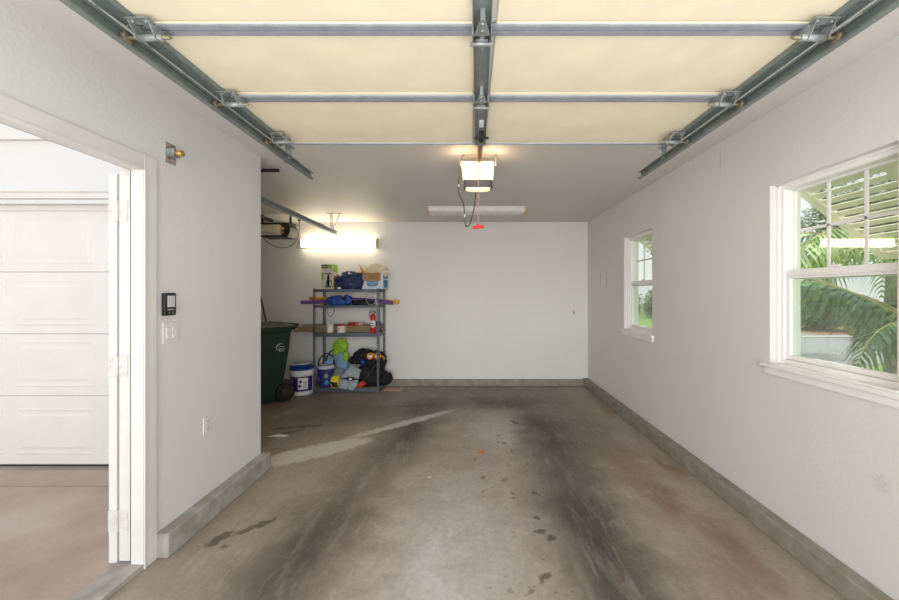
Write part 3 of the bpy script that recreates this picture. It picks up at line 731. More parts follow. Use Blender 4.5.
# ================================================================== WALL FITTINGS (left wall)
t = thing('door_control_panel', 'small black door control panel on the left wall above the light switches', 'control panel', (XL, 2.238, 1.457))
mb = MB(); mb.box(XL, XL+.022, 2.196, 2.280, 1.390, 1.524); build('panel_body', mb, M_black, t, .004)
mb = MB(); mb.box(XL+.0215, XL+.0245, 2.214, 2.268, 1.440, 1.508); build('screen', mb, mat('pale_grey_screen', (196, 200, 202), .3), t, .002)
mb = MB(); mb.box(XL+.0215, XL+.0235, 2.215, 2.262, 1.420, 1.430); build('lettering_strip', mb, mat('grey_print', (140, 140, 140), .5), t)
for yy in (2.226, 2.254):
    mb = MB(); mb.cyl((XL+.021, yy, 1.405), (XL+.026, yy, 1.405), .007, 14); build('button', mb, mat('grey_button', (92, 92, 94), .4), t)
mb = MB()
for k in range(6): mb.box(XL+.002, XL+.018, 2.1945, 2.1965, 1.405+.02*k, 1.411+.02*k)
build('side_vents', mb, M_dark, t)
t = thing('light_switch', 'white double rocker light switch on the left wall', 'light switch', (XL, 2.263, 1.285))
mb = MB(); mb.box(XL, XL+.007, 2.20, 2.326, 1.222, 1.350); build('switch_plate', mb, M_trimw, t, .003)
for yy in (2.240, 2.286):
    mb = MB(); mb.prism([(XL+.006, 1.252), (XL+.013, 1.254), (XL+.009, 1.286), (XL+.0125, 1.318), (XL+.006, 1.320)], yy-.017, yy+.017, 'y'); build('rocker', mb, M_door, t, .001)
t = thing('power_outlet', 'white double power outlet low on the left wall', 'power outlet', (XL, 2.574, .617))
mb = MB(); mb.box(XL, XL+.007, 2.536, 2.612, .557, .677); build('outlet_plate', mb, M_trimw, t, .003)
for zz in (.590, .643):
    mb = MB(); mb.box(XL+.006, XL+.0095, 2.556, 2.592, zz-.018, zz+.018); s_ = build('socket', mb, M_door, t, .003)
    mb = MB(); mb.box(XL+.009, XL+.0100, 2.566, 2.569, zz-.004, zz+.008); mb.box(XL+.009, XL+.0100, 2.579, 2.582, zz-.004, zz+.008); mb.cyl((XL+.009, 2.574, zz-.010), (XL+.0100, 2.574, zz-.010), .003, 8)
    build('slots', mb, M_dark, s_)
t = thing('latch_bracket', 'rusty steel latch bracket screwed high on the left wall beside the doorway', 'bracket', (XL, 2.26, 2.363))
mb = MB(); mb.box(XL, XL+.004, 2.225, 2.300, 2.303, 2.425)
for (yy, zz) in ((2.24, 2.41), (2.285, 2.41), (2.24, 2.318), (2.285, 2.318)): mb.ball((XL+.005, yy, zz), .006, sub=1)
build('mounting_plate', mb, mat('stained_steel_plate', (158, 148, 136), .6, .1, var=.2, vscale=40), t, .001)
mb = MB(); mb.box(XL+.004, XL+.05, 2.228, 2.234, 2.340, 2.385); mb.box(XL+.004, XL+.05, 2.266, 2.272, 2.340, 2.385); mb.box(XL+.004, XL+.05, 2.228, 2.272, 2.338, 2.343); mb.box(XL+.03, XL+.045, 2.234, 2.266, 2.345, 2.385)
build('latch_housing', mb, M_galv, t, .001)
mb = MB(); mb.cyl((XL+.03, 2.25, 2.362), (XL+.085, 2.25, 2.362), .017, 16); mb.cyl((XL+.085, 2.25, 2.362), (XL+.092, 2.25, 2.362), .007, 10); build('roller_pin', mb, mat('brass', (196, 158, 92), .4, .6), t)
t = thing('torsion_shaft', 'black rod end poking out behind the left wall corner near the ceiling', 'rod', (-1.9, 3.46, 2.655))
mb = MB(); mb.cyl((-4.9, 3.46, 2.655), (-1.765, 3.46, 2.655), .0165, 16); build('shaft', mb, M_black, t)
mb = MB(); mb.box(-2.02, -2.0, 3.40, 3.52, 2.58, ZC); build('bearing_plate', mb, M_galv, t)
# right wall small mark plate
t = thing('wall_bracket', 'narrow white bracket with grey edges on the far right wall', 'bracket', (XR, 5.45, 1.78))
mb = MB(); mb.box(XR-.008, XR, 5.33, 5.56, 1.62, 1.80); build('bracket_plate', mb, M_trimw, t, .002)
mb = MB(); mb.box(XR-.012, XR-.001, 5.322, 5.332, 1.60, 1.83); mb.box(XR-.012, XR-.001, 5.56, 5.568, 1.65, 1.80); build_each('bracket_rail', mb, mat('grey_edge', (178, 178, 178), .5), t)

# ================================================================== CART BAY OVERHEAD GEAR
t = thing('door_track', 'galvanised track of the side bay with a perforated hanger at its far end', 'door track', (-1.985, 4.5, 2.40))
mb = MB(); x = -1.995; mb.box(x, x+.002, 3.42, 5.60, 2.385, 2.437); mb.box(x, x+.03, 3.42, 5.60, 2.383, 2.386); mb.box(x, x+.03, 3.42, 5.60, 2.436, 2.439); mb.box(x+.028, x+.03, 3.42, 5.60, 2.386, 2.394); mb.box(x+.028, x+.03, 3.42, 5.60, 2.428, 2.436)
build('track_channel', mb, M_galv, t)
mb = MB(); yy = 5.52
for (xa, xb, za, zb) in ((-2.06, -2.06, 2.41, ZC), (-2.025, -2.025, 2.41, ZC)): mb.box(xa-.003, xa+.003, yy, yy+.004, za, zb)
for k in range(12): mb.box(-2.06, -2.025, yy, yy+.004, 2.42+.024*k, 2.430+.024*k)
mb.box(-2.12, -1.90, yy-.02, yy+.02, ZC-.006, ZC)
mb.bar((-1.92, yy, ZC-.006), (-2.02, yy, 2.45), .022, .004); mb.bar((-2.06, yy, 2.43), (-1.985, yy, 2.40), .02, .004)
mb.box(-2.065, -1.99, yy-.002, yy+.006, 2.40, 2.425)
build('perforated_hanger', mb, M_galv, t)
t = thing('garage_door_opener', 'smaller cream door opener under the ceiling of the side bay', 'door opener', (-3.05, 5.65, ZC))
mb = MB(); mb.box(-3.10, -2.70, 5.52, 5.82, 2.355, 2.375); mb.box(-3.14, -2.66, 5.56, 5.80, 2.555, 2.57)
mb.prism([(-2.79, 2.36), (-2.70, 2.36), (-2.665, 2.42), (-2.66, 2.50), (-2.70, 2.56), (-2.79, 2.56)], 5.54, 5.80, 'y')
build('chassis', mb, M_dark, t, .004)
mb = MB(); mb.lathe([(.02, 0), (.066, .004), (.073, .02), (.073, .25), (.066, .265), (.02, .27)], (-3.055, 5.50, 2.458), 24, 'x'); build('motor_cover', mb, M_cream2, t)
mb = MB(); mb.lathe([(.006, 0), (.022, .004), (.026, .02), (.022, .04), (.006, .045)], (-2.78, 5.50, 2.47), 16, 'x'); build('bulb_socket', mb, mat('brassy_part', (206, 176, 120), .4), t)
mb = MB(); mb.lathe([(.005, 0), (.016, .003), (.018, .015), (.005, .025)], (-2.76, 5.50, 2.415), 14, 'x'); build('bulb_socket', mb, mat('brassy_part', (206, 176, 120), .4), t)
mb = MB(); mb.box(-3.12, -3.10, 5.6, 5.63, 2.57, ZC); mb.box(-2.70, -2.68, 5.6, 5.63, 2.57, ZC); mb.box(-2.95, -2.91, 3.55, 5.55, 2.575, 2.615)
build_each('hanging_strap', mb, M_dark, t)
mb = MB(); mb.tube(smooth_path([(-3.06, 5.52, 2.37), (-3.00, 5.50, 2.29), (-2.88, 5.52, 2.215), (-2.80, 5.60, 2.20), (-2.72, 5.70, 2.25), (-2.67, 5.82, 2.40), (-2.69, 5.90, 2.62), (-2.69, 5.90, 2.69)]), .005, 8); build('power_cable', mb, M_black, t)
mb = MB(); mb.box(-2.705, -2.675, 5.885, 5.915, 2.655, 2.698); build('plug', mb, M_black, t, .003)

# ================================================================== TRASH CART
M_cart = mat('dark_green_plastic', (30, 56, 44), .45, var=.1, vscale=4)
M_lid = mat('black_green_lid', (36, 50, 42), .5, var=.1)
t = thing('wheeled_trash_cart', 'dark green wheeled trash cart with closed lid in the side bay', 'trash cart', (-2.98, 5.25, 0))
R = Matrix.Translation((-2.95, 5.25, 0)) @ Matrix.Rotation(math.radians(52), 4, 'Z')
def rr_ring(z, xa, xb, ya, yb, r, n=5): return ring(z, xa, xb, ya, yb, r, n)
mb = MB(); mb.smooth = False
loft(mb, [rr_ring(.03, -.25, .19, -.22, .22, .05), rr_ring(.06, -.26, .20, -.235, .235, .06), rr_ring(.75, -.31, .305, -.285, .285, .07), rr_ring(.98, -.33, .32, -.30, .30, .07), rr_ring(1.0, -.355, .345, -.325, .325, .07), rr_ring(1.035, -.355, .345, -.325, .325, .07)])
mb.xform(R); build('bin_body', mb, M_cart, t, .006)
mb = MB()   # raised side panels and rim ribs
mb.prism([(-.17, .10), (.07, .10), (.10, .66), (.07, .72), (-.17, .72), (-.20, .66)], -.300, -.25, 'y')
mb.v = [(x, y+(.0 if y > -.27 else (.055*(1-z/.75))), z) for x, y, z in mb.v]
mb.xform(R); build('side_panel', mb, M_cart, t, .012)
mb = MB()
loft(mb, [rr_ring(1.035, -.37, .36, -.335, .335, .07), rr_ring(1.055, -.375, .37, -.34, .34, .07), rr_ring(1.085, -.34, .33, -.31, .31, .08), rr_ring(1.105, -.25, .24, -.22, .22, .1)])
mb.xform(R); lid = build('lid', mb, M_lid, t, .004)
mb = MB()
for yy in (-.26, .26): mb.prism([(.33, .99), (.39, 1.03), (.42, 1.07), (.40, 1.09), (.33, 1.07)], yy-.03, yy+.03, 'y')
mb.cyl((.405, -.27, 1.068), (.405, .27, 1.068), .017, 14); mb.xform(R); build('push_handle', mb, M_lid, t, .004)
for s_ in (-1, 1):
    mb = MB(); y_ = s_*.262
    mb.lathe([(.02, -.028), (.07, -.026), (.09, -.03), (.125, -.028), (.13, -.015), (.13, .015), (.125, .028), (.09, .03), (.07, .026), (.02, .028)], (.23, y_, .13), 30, 'y'); mb.xform(R); w = build('wheel', mb, M_rubber, t)
    mb = MB(); mb.lathe([(.01, -.034), (.03, -.034), (.07, -.029), (.07, .029), (.03, .034), (.01, .034)], (.23, y_, .13), 20, 'y'); mb.xform(R); build('hub', mb, M_dark, w)
mb = MB(); mb.cyl((.23, -.23, .13), (.23, .23, .13), .012, 10); mb.xform(R); build('axle', mb, M_dark, t)
# white swoosh emblem with two lines of small script
mb = MB(); yf = -.3005
def on_side(pts): return [(x, yf-.0+.0, z) for x, z in pts]
mb.tube([(.10+.07*math.cos(a), -.302, .905+.045*math.sin(a)) for a in [PI*.35+k*PI*1.15/12 for k in range(13)]], [.002+.004*math.sin(PI*k/12) for k in range(13)], 6)
mb.tube([(.06, -.302, .90), (.09, -.302, .915), (.12, -.302, .905), (.16, -.302, .912)], .004, 6)
mb.tube([(.07, -.302, .875), (.10, -.302, .882), (.13, -.302, .873), (.17, -.302, .88)], .0035, 6)
for k in range(5): mb.box(.07+.016*k, .081+.016*k, -.304, -.298, .846, .853)
mb.v = [(x*.9+.07, y+.013, z-.13) for x, y, z in mb.v]; mb.xform(R); build('white_emblem', mb, mat('white_print', (224, 228, 226), .6), t)

# poles leaning behind the cart
for i, (xb, xt, lab) in enumerate(((-2.985, -3.60, 'dark brown wooden pole leaning on the back wall, nearer the shelving'), (-3.11, -3.66, 'dark brown wooden pole leaning on the back wall, nearer the wall corner'))):
    d_ = Vector((xt-xb, .21, 2.2)); b0 = Vector((xb, 5.93, .0))
    mb = MB(); mb.tube([b0, b0+d_*.93], .013, 10)
    build('wooden_pole', mb, mat('dark_brown_wood', (72, 50, 40), .6, var=.2), None, origin=b0, label=lab, cat='pole', group='poles behind the trash cart')

# ================================================================== BUCKET
bx, by = -2.555, 5.70
t = thing('paint_bucket', 'white bucket with purple label and a blue lid beside the shelving', 'bucket', (bx, by, 0))
M_wp = mat('white_plastic', (230, 230, 230), .4, var=.02)
mb = MB(); mb.lathe([(.02, .0), (.148, .0), (.152, .006), (.160, .30), (.162, .305), (.170, .31), (.170, .325), (.163, .33), (.163, .345), (.171, .35), (.171, .365), (.164, .37)], (bx, by, 0), 40); build('bucket_body', mb, M_wp, t)
def band(m, r0, r1, z0, z1, a0, a1, c, n=14):
    vs_ = []; fs = []
    for k in range(n+1):
        a = a0+(a1-a0)*k/n
        for (r, z) in ((r0, z0), (r1, z1)):
            vs_.append((c[0]+r*math.cos(a), c[1]+r*math.sin(a), z)); vs_.append((c[0]+(r+.0015)*math.cos(a), c[1]+(r+.0015)*math.sin(a), z))
    for k in range(n): b_ = k*4; fs += [(b_+1, b_+5, b_+7, b_+3), (b_, b_+2, b_+6, b_+4)]
    sm = m.smooth; m.smooth = True; m.add(vs_, fs); m.smooth = sm
M_purple = mat('purple_label', (52, 38, 110), .5, var=.1)
mb = MB(); band(mb, .1540, .1600, .06, .28, PI*1.02, PI*1.98, (bx, by)); lb = build('label', mb, M_purple, t)
mb = MB(); band(mb, .1560, .1618, .09, .262, PI*1.52, PI*1.80, (bx, by)); build('label_panel', mb, M_wp, lb)
mb = MB(); band(mb, .1605, .1625, .185, .23, PI*1.56, PI*1.62, (bx, by), 4); band(mb, .1595, .1615, .12, .165, PI*1.54, PI*1.60, (bx, by), 4)
for k in range(4): band(mb, .1590+.0003*k, .1594+.0003*k+.0006, .11+.028*k, .118+.028*k, PI*1.66, PI*1.76, (bx, by), 4)
build('label_print', mb, mat('dark_print', (46, 40, 60), .6), lb)
mb = MB(); band(mb, .1575, .1600, .17, .24, PI*1.25, PI*1.34, (bx, by), 4); band(mb, .1580, .1600, .12, .15, PI*1.2, PI*1.3, (bx, by), 4); build('label_emblem', mb, mat('pale_violet_print', (176, 160, 214), .6), lb)
mb = MB(); mb.tube(smooth_path([(bx-.17, by-.01, .335), (bx-.12, by-.14, .30), (bx-.02, by-.185, .265), (bx+.08, by-.165, .285), (bx+.17, by-.01, .335)]), .003, 8); build('wire_handle', mb, M_galv, t)
mb = MB(); mb.lathe([(.01, .368), (.168, .368), (.176, .372), (.176, .388), (.168, .395), (.150, .392), (.02, .392)], (bx, by, 0), 36); build('blue_lid', mb, mat('blue_plastic', (30, 70, 150), .4), t)
t = thing('tray', 'blue plastic tray lying on top of the paint bucket', 'tray', (bx, by, .395))
mb = MB(); loft(mb, [ring(.395, bx-.13, bx+.09, by-.09, by+.12, .03), ring(.43, bx-.16, bx+.11, by-.11, by+.14, .04), ring(.437, bx-.165, bx+.115, by-.115, by+.145, .04)]); build('tray_shell', mb, mat('blue_plastic', (30, 70, 150), .4), t, .003)
mb = MB(); mb.tube([(bx-.15, by-.05, .44), (bx, by-.02, .445), (bx+.10, by+.06, .44)], .008, 8); build('tray_grip', mb, mat('white_plastic', (230, 230, 230), .4), t)

# ================================================================== SHELVING RACK
M_rack = mat('grey_blue_steel', (94, 103, 114), .45, .35, var=.08)
M_board = mat('particle_board', (172, 140, 104), .8, vscale=40, var=.15)
RX0, RX1, RY0, RY1, RH = -2.405, -1.392, 5.74, 6.16, 1.595
t = thing('shelving_rack', 'grey slotted steel shelving rack with four shelves against the back wall', 'shelving rack', ((RX0+RX1)/2, (RY0+RY1)/2, 0))
def post(x, y, sx, sy):
    m = MB(); w_ = .036; th = .003
    # two slotted flanges of an L angle
    for axis in (0, 1):
        def bx_(u0, u1, z0, z1):
            if axis == 0: m.box(min(x, x+sx*u1) if u0 == 0 else min(x+sx*u0, x+sx*u1), max(x+sx*u0, x+sx*u1), min(y, y+sy*th), max(y, y+sy*th), z0, z1)
            else: m.box(min(x, x+sx*th), max(x, x+sx*th), min(y+sy*u0, y+sy*u1), max(y+sy*u0, y+sy*u1), z0, z1)
        bx_(0, .011, 0, RH); bx_(.025, w_, 0, RH)
        n = 42
        for k in range(n+1): zz = RH*k/n; bx_(.011, .025, max(0, zz-.0095), min(RH, zz+.0095))
    build('post', m, M_rack, t)
for (x, sx) in ((RX0, 1), (RX1, -1)):
    for (y, sy) in ((RY0, 1), (RY1, -1)): post(x, y, sx, sy)
levels = [(.062, .055), (.912, .058), (1.333, .032), (1.580, .040)]
for zt, bh in levels:
    m = MB(); a = .004
    m.box(RX0+a, RX1-a, RY0+.003, RY0+.009, zt-bh, zt+.002); m.box(RX0+a, RX1-a, RY1-.009, RY1-.003, zt-bh, zt+.002)
    m.box(RX0+.003, RX0+.009, RY0+.009, RY1-.009, zt-bh, zt+.002); m.box(RX1-.009, RX1-.003, RY0+.009, RY1-.009, zt-bh, zt+.002)
    m.box(RX0+.009, RX1-.009, RY0+.003, RY0+.024, zt-bh, zt-bh+.004); m.box(RX0+.009, RX1-.009, RY1-.024, RY1-.009, zt-bh, zt-bh+.004)
    sh = build('shelf_frame', m, M_rack, t, .001)
    m = MB(); m.box(RX0+.010, RX1-.010, RY0+.010, RY1-.010, zt-.014, zt); build('shelf_board', m, M_board, sh)
m = MB(); m.box(RX0-.003, RX0+.036, RY0-.003, RY0, .85, .96); m.box(RX1-.036, RX1+.003, RY0-.003, RY0, .79, .90); m.box(RX1-.04, RX1+.004, RY0-.004, RY0-.001, .74, .80)
for (xx, zz) in ((RX0+.018, .87), (RX0+.018, .93), (RX1-.018, .82), (RX1-.018, .87)): m.cyl((xx, RY0-.008, zz), (xx, RY0, zz), .007, 8)
build_each('corner_plate', m, M_rack, t, .001)
T = 1.5803
# --- top shelf
t = thing('pump_box', 'tall white and green carton with a picture of a pump, on the top shelf', 'box', (-2.2, 5.85, T))
mb = MB(); mb.box(-2.318, -2.130, 5.84, 6.02, T, T+.395); bxo = build('carton', mb, mat('white_card', (206, 202, 184), .6, var=.04), t, .002)
G = mat('lime_print', (132, 176, 50), .6); Dk = mat('black_print', (30, 28, 28), .6)
mb = MB(); mb.box(-2.318+.004, -2.225, 5.8385, 5.8405, T+.325, T+.385); build('title_block', mb, Dk, bxo)
mb = MB()
for k in range(6): mb.box(-2.305+.012*k, -2.297+.012*k, 5.8375, 5.8386, T+.345, T+.365)
build('title_letters', mb, mat('white_card', (226, 222, 206), .6), bxo)
mb = MB(); mb.box(-2.225, -2.155, 5.8385, 5.8405, T+.325, T+.385); mb.box(-2.312, -2.282, 5.8385, 5.8405, T+.15, T+.27); mb.box(-2.1305, -2.1285, 5.842, 6.018, T+.27, T+.39); build_each('green_block', mb, G, bxo)
mb = MB(); mb.box(-2.1305, -2.1285, 5.85, 6.01, T+.03, T+.22); build_each('side_print', mb, mat('kraft_print', (190, 160, 96), .6), bxo)
mb = MB(); y_ = 5.8375
mb.box(-2.262, -2.158, y_, y_+.002, T+.235, T+.250); mb.box(-2.215, -2.203, y_, y_+.002, T+.06, T+.245); mb.box(-2.228, -2.190, y_, y_+.002, T+.05, T+.20); mb.box(-2.252, -2.166, y_, y_+.002, T+.030, T+.048)
mb.bar((-2.228, y_+.001, T+.14), (-2.250, y_+.001, T+.04), .004, .012, up=(1, 0, 0)); mb.tube(smooth_path([(-2.19, y_+.001, T+.12), (-2.165, y_+.001, T+.14), (-2.155, y_+.001, T+.08), (-2.145, y_+.001, T+.04)]), .005, 6)
mb.box(-2.222, -2.196, y_, y_+.002, T+.20, T+.225)
build('pump_picture', mb, Dk, bxo)
M_kraft = mat('brown_cardboard', (166, 126, 80), .8, var=.06, vscale=12)
def carton(name, label, x0, x1, y0, y1, z0, h, m, flapm, flaps=True):
    t = thing(name, label, 'box', ((x0+x1)/2, (y0+y1)/2, z0)); w_ = .005
    mb = MB(); mb.box(x0, x1, y0, y0+w_, z0, z0+h); mb.box(x0, x1, y1-w_, y1, z0, z0+h); mb.box(x0, x0+w_, y0+w_, y1-w_, z0, z0+h); mb.box(x1-w_, x1, y0+w_, y1-w_, z0, z0+h); mb.box(x0, x1, y0, y1, z0, z0+w_)
    c = build('carton', mb, m, t); return t, c
t, c = carton('cardboard_box', 'open brown cardboard box behind the navy bag on the top shelf', -2.10, -1.64, 5.90, 6.15, T, .22, M_kraft, M_kraft)
mb = MB(); mb.plate([(-2.10, 5.90, T+.22), (-1.64, 5.90, T+.22), (-1.67, 5.83, T+.265), (-2.07, 5.84, T+.235)], .004); build('flap', mb, M_kraft, t)
mb = MB(); mb.plate([(-2.10, 5.90, T+.22), (-2.10, 6.14, T+.22), (-2.15, 6.12, T+.16), (-2.15, 5.92, T+.15)], .004); build('flap', mb, M_kraft, t)
mb = MB(); mb.box(-2.10, -2.02, 5.8985, 5.9005, T+.02, T+.14); build('pale_print', mb, mat('sage_print', (150, 160, 136), .7), c)
t = thing('navy_bag', 'crumpled navy blue bag in front of the brown box on the top shelf', 'bag', (-1.86, 5.82, T))
M_navy = mat('navy_nylon', (32, 44, 78), .45, vscale=14, bump=.4, bscale=30, rgb2=(52, 66, 104))
mb = MB(); mb.ball((-1.86, 5.82, T+.125), (.205, .085, .145), .30, 1.9, 5, 3, ridge=True, zmin=T, zmax=1.90); build('bag_body', mb, M_navy, t)
mb = MB(); mb.tube(smooth_path([(-2.02, 5.75, T+.14), (-1.93, 5.73, T+.20), (-1.84, 5.725, T+.15), (-1.76, 5.73, T+.08), (-1.70, 5.74, T+.04)]), .010, 8); mb.tube(smooth_path([(-1.74, 5.74, T+.24), (-1.80, 5.725, T+.14), (-1.86, 5.735, T+.05)]), .008, 8); build('strap', mb, M_navy, t)
mb = MB(); mb.ball((-1.86, 5.76, T+.245), (.022, .02, .018), sub=2); mb.ball((-2.0, 5.77, T+.225), (.03, .02, .02), .3, 2, sub=2); mb.ball((-2.00, 5.735, T+.018), (.03, .03, .018), .2, 2, sub=2, zmin=T); build_each('white_tag', mb, M_wp, t)
M_bluew = mat('pale_blue_card', (204, 214, 224), .6, var=.04)
t, c = carton('printed_box', 'white and blue printed carton stuffed with a plastic bag, right end of the top shelf', -1.665, -1.345, 5.80, 6.13, T, .255, M_bluew, M_kraft)
mb = MB(); mb.plate([(-1.655, 5.797, T+.255), (-1.385, 5.797, T+.255), (-1.38, 5.782, T+.13), (-1.645, 5.782, T+.13)], .004); build('flap', mb, M_kraft, t)
mb = MB(); mb.prism([(-1.60, T+.125), (-1.42, T+.125), (-1.43, T+.06), (-1.47, T+.045), (-1.56, T+.045), (-1.59, T+.065)], 5.7965, 5.7995, 'y'); build_each('blue_print', mb, mat('blue_print', (58, 130, 178), .6), c)
mb = MB(); mb.tube([(-1.585+.012*k, 5.796, T+.10+.012*math.sin(k*1.9)) for k in range(13)], .004, 6); mb.tube([(-1.56+.012*k, 5.796, T+.07+.006*math.sin(k*2.3)) for k in range(9)], .003, 6); build('lettering', mb, M_wp, c)
mb = MB(); mb.prism([(-1.665, T+.255), (-1.665, T+.10), (-1.655, T+.255)], 5.798, 5.80, 'y'); mb.box(-1.345, -1.343, 5.81, 6.12, T+.03, T+.22); build_each('side_print', mb, mat('blue_print', (58, 130, 178), .6), c)
t = thing('plastic_bag', 'crumpled cream plastic bag bulging out of the printed box', 'bag', (-1.50, 5.95, T+.25))
mb = MB(); mb.ball((-1.49, 5.94, T+.275), (.175, .12, .125), .28, 1.6, 5, 9, ridge=True); 
mb.ball((-1.37, 5.90, T+.26), (.09, .07, .06), .3, 2.0, 4, 11, ridge=True)
build('bag_body', mb, mat('cream_plastic_film', (222, 208, 178), .45, var=.06, vscale=8), t)
mb = MB(); mb.tube(smooth_path([(-1.36, 5.80, T+.27), (-1.27, 5.79, T+.27), (-1.22, 5.80, T+.22), (-1.25, 5.80, T+.16), (-1.31, 5.80, T+.15), (-1.34, 5.79, T+.16)]), .008, 8); build('drawstring', mb, M_wp, t)
mb = MB(); mb.plate([(-1.74, 5.86, T+.40), (-1.66, 5.86, T+.30), (-1.64, 5.88, T+.25), (-1.69, 5.88, T+.26)], .012); build('yellow_corner', mb, mat('mustard_cloth', (208, 164, 74), .7), t)
# --- second shelf
T2 = 1.3333
M_yel = mat('yellow_foam', (232, 178, 40), .8, var=.05); M_pur = mat('purple_foam', (112, 78, 142), .8, var=.05)
t = thing('pool_noodle', 'long yellow foam pool noodle poking out both ends of the second shelf', 'pool noodle', (-1.87, 6.08, T2), group=None)
mb = MB(); mb.tube([(-2.60, 6.08, T2+.105), (-1.9, 6.085, T2+.075), (-1.15, 6.06, T2+.045)], .031, 16); build('foam_tube', mb, M_yel, t)
mb = MB(); mb.lathe([(.004, -.001), (.011, -.001), (.011, .001), (.004, .001)], (-2.601, 6.08, T2+.105), 14, 'x'); build('hollow_end', mb, M_dark, t)
t = thing('pool_noodle', 'long purple foam pool noodle lying in front of the yellow one', 'pool noodle', (-1.87, 5.80, T2))
mb = MB(); mb.tube(smooth_path([(-2.64, 5.86, T2+.045), (-2.3, 5.90, T2+.055), (-1.9, 5.95, T2+.085), (-1.5, 5.93, T2+.065), (-1.22, 5.88, T2+.034)]), .030, 16); build('foam_tube', mb, M_pur, t)
mb = MB(); mb.lathe([(.004, -.001), (.011, -.001), (.011, .001), (.004, .001)], (-2.641, 5.86, T2+.045), 14, 'x'); build('hollow_end', mb, M_dark, t)
t = thing('drawstring_bag', 'royal blue drawstring bag with its cord hanging below the second shelf', 'bag', (-2.03, 5.82, T2))
M_royal = mat('royal_blue_nylon', (36, 62, 140), .5, vscale=12, bump=.3, bscale=30, rgb2=(52, 84, 172))
mb = MB(); mb.ball((-2.05, 5.80, T2+.072), (.17, .058, .078), .28, 1.8, 4, 5, ridge=True, zmin=T2); mb.ball((-1.90, 5.80, T2+.085), (.075, .05, .075), .25, 2.0, 4, 6, ridge=True, zmin=T2); build('bag_body', mb, M_royal, t)
mb = MB(); mb.ball((-1.925, 5.752, T2+.105), (.045, .012, .028), .2, 2, 3, 2); build('dark_opening', mb, M_black, t)
mb = MB(); mb.tube(smooth_path([(-2.17, 5.76, T2+.04), (-2.185, 5.728, T2-.02), (-2.175, 5.725, T2-.12), (-2.13, 5.725, T2-.17), (-2.085, 5.725, T2-.12), (-2.07, 5.728, T2-.02), (-2.09, 5.76, T2+.05)]), .005, 8); build('cord', mb, mat('blue_cord', (86, 108, 150), .6), t)
t = thing('folded_bag', 'flat black folded bag on the second shelf right of the blue one', 'bag', (-1.66, 5.82, T2))
mb = MB(); mb.ball((-1.66, 5.82, T2+.035), (.17, .055, .048), .25, 2.0, 4, 8, ridge=True, zmin=T2); build('bag_body', mb, mat('black_nylon', (26, 26, 34), .6, bump=.3, bscale=30), t)
t = thing('racket', 'small clear hoop racket standing on the second shelf by the right post', 'racket', (-1.51, 5.80, T2))
mb = MB(); mb.tube([(-1.525+.075*math.cos(2*PI*k/28), 5.775, T2+.105+.095*math.sin(2*PI*k/28)) for k in range(28)], .005, 8, closed=True); build('hoop', mb, mat('pale_grey_hoop', (168, 166, 160), .4), t)
mb = MB(); mb.ball((-1.462, 5.772, T2+.14), (.018, .012, .032), sub=2); mb.bar((-1.455, 5.776, T2+.11), (-1.44, 5.776, T2+.0), .016, .01); build('handle', mb, M_wp, t)
# --- third shelf
T3 = .9123
t = thing('foam_board', 'stack of long brown cardboard sheets running through the third shelf', 'cardboard', (-2.05, 6.0, T3))
M_kr2 = mat('brown_corrugated', (144, 124, 96), .85, var=.1, vscale=18)
for k in range(4):
    mb = MB(); x0 = -2.77+.03*k; x1 = -1.44+.01*k
    mb.prism([(x0+.05*(k % 2), 5.86), (x1, 5.86), (x1, 6.12), (x0, 6.12)], T3+.0005+.026*k, T3+.0245+.026*k, 'z'); build('sheet', mb, M_kr2, t, .002)
def jar(label, x, y, r, h, lidm, bodym, lab=None):
    t = thing('jar', label, 'jar', (x, y, T3))
    mb = MB(); mb.lathe([(.01, 0), (r*.95, 0), (r, .006), (r, h*.80), (r*.93, h*.84)], (x, y, T3), 28); b = build('jar_body', mb, bodym, t)
    mb = MB(); mb.lathe([(.01, h*.82), (r*1.01, h*.82), (r*1.01, h*.97), (r*.96, h), (.01, h)], (x, y, T3), 28); build('jar_lid', mb, lidm, t)
    if lab: mb = MB(); band(mb, r+.0012, r+.0012, T3+h*.2, T3+h*.7, PI*1.1, PI*1.9, (x, y), 10); build('label', mb, lab, b)
M_red = mat('red_paint', (190, 34, 34), .4, var=.04)
jar('white jar with white lid on the third shelf', -2.165, 5.80, .054, .135, M_wp, mat('offwhite_jar', (220, 216, 208), .4), None)
jar('white tub with red lid on the third shelf', -1.99, 5.80, .062, .128, M_red, M_wp, mat('pale_pink_label', (222, 196, 190), .6))
SZ = T3+.104
t = thing('tape_roll', 'red tape roll on top of the cardboard sheets', 'tape', (-1.87, 5.93, SZ))
mb = MB(); mb.lathe([(.028, 0), (.058, 0), (.058, .042), (.028, .042), (.028, 0)], (-1.87, 5.93, SZ), 28); build('tape', mb, mat('dull_red', (158, 44, 40), .5), t)
mb = MB(); mb.lathe([(.026, .001), (.029, .001), (.029, .043), (.026, .043), (.026, .001)], (-1.87, 5.93, SZ), 20); build('core', mb, M_kraft, t)
t = thing('small_box', 'small pinkish red and white box beside the tape roll', 'box', (-1.76, 5.94, SZ))
mb = MB(); mb.box(-1.805, -1.70, 5.90, 5.99, SZ, SZ+.038); c = build('carton', mb, mat('pinkish_card', (206, 166, 160), .6), t, .002)
mb = MB(); mb.box(-1.80, -1.76, 5.8985, 5.9005, SZ+.004, SZ+.034); mb.box(-1.80, -1.72, 5.91, 5.98, SZ+.0375, SZ+.0388); build('red_print', mb, M_red, c)
t = thing('tin', 'small navy tin at the right end of the third shelf', 'tin', (-1.425, 6.04, SZ))
mb = MB(); mb.lathe([(.005, 0), (.038, 0), (.038, .04), (.035, .045), (.005, .045)], (-1.478, 6.04, SZ), 24); c = build('tin_body', mb, mat('navy_tin', (44, 46, 84), .4), t)
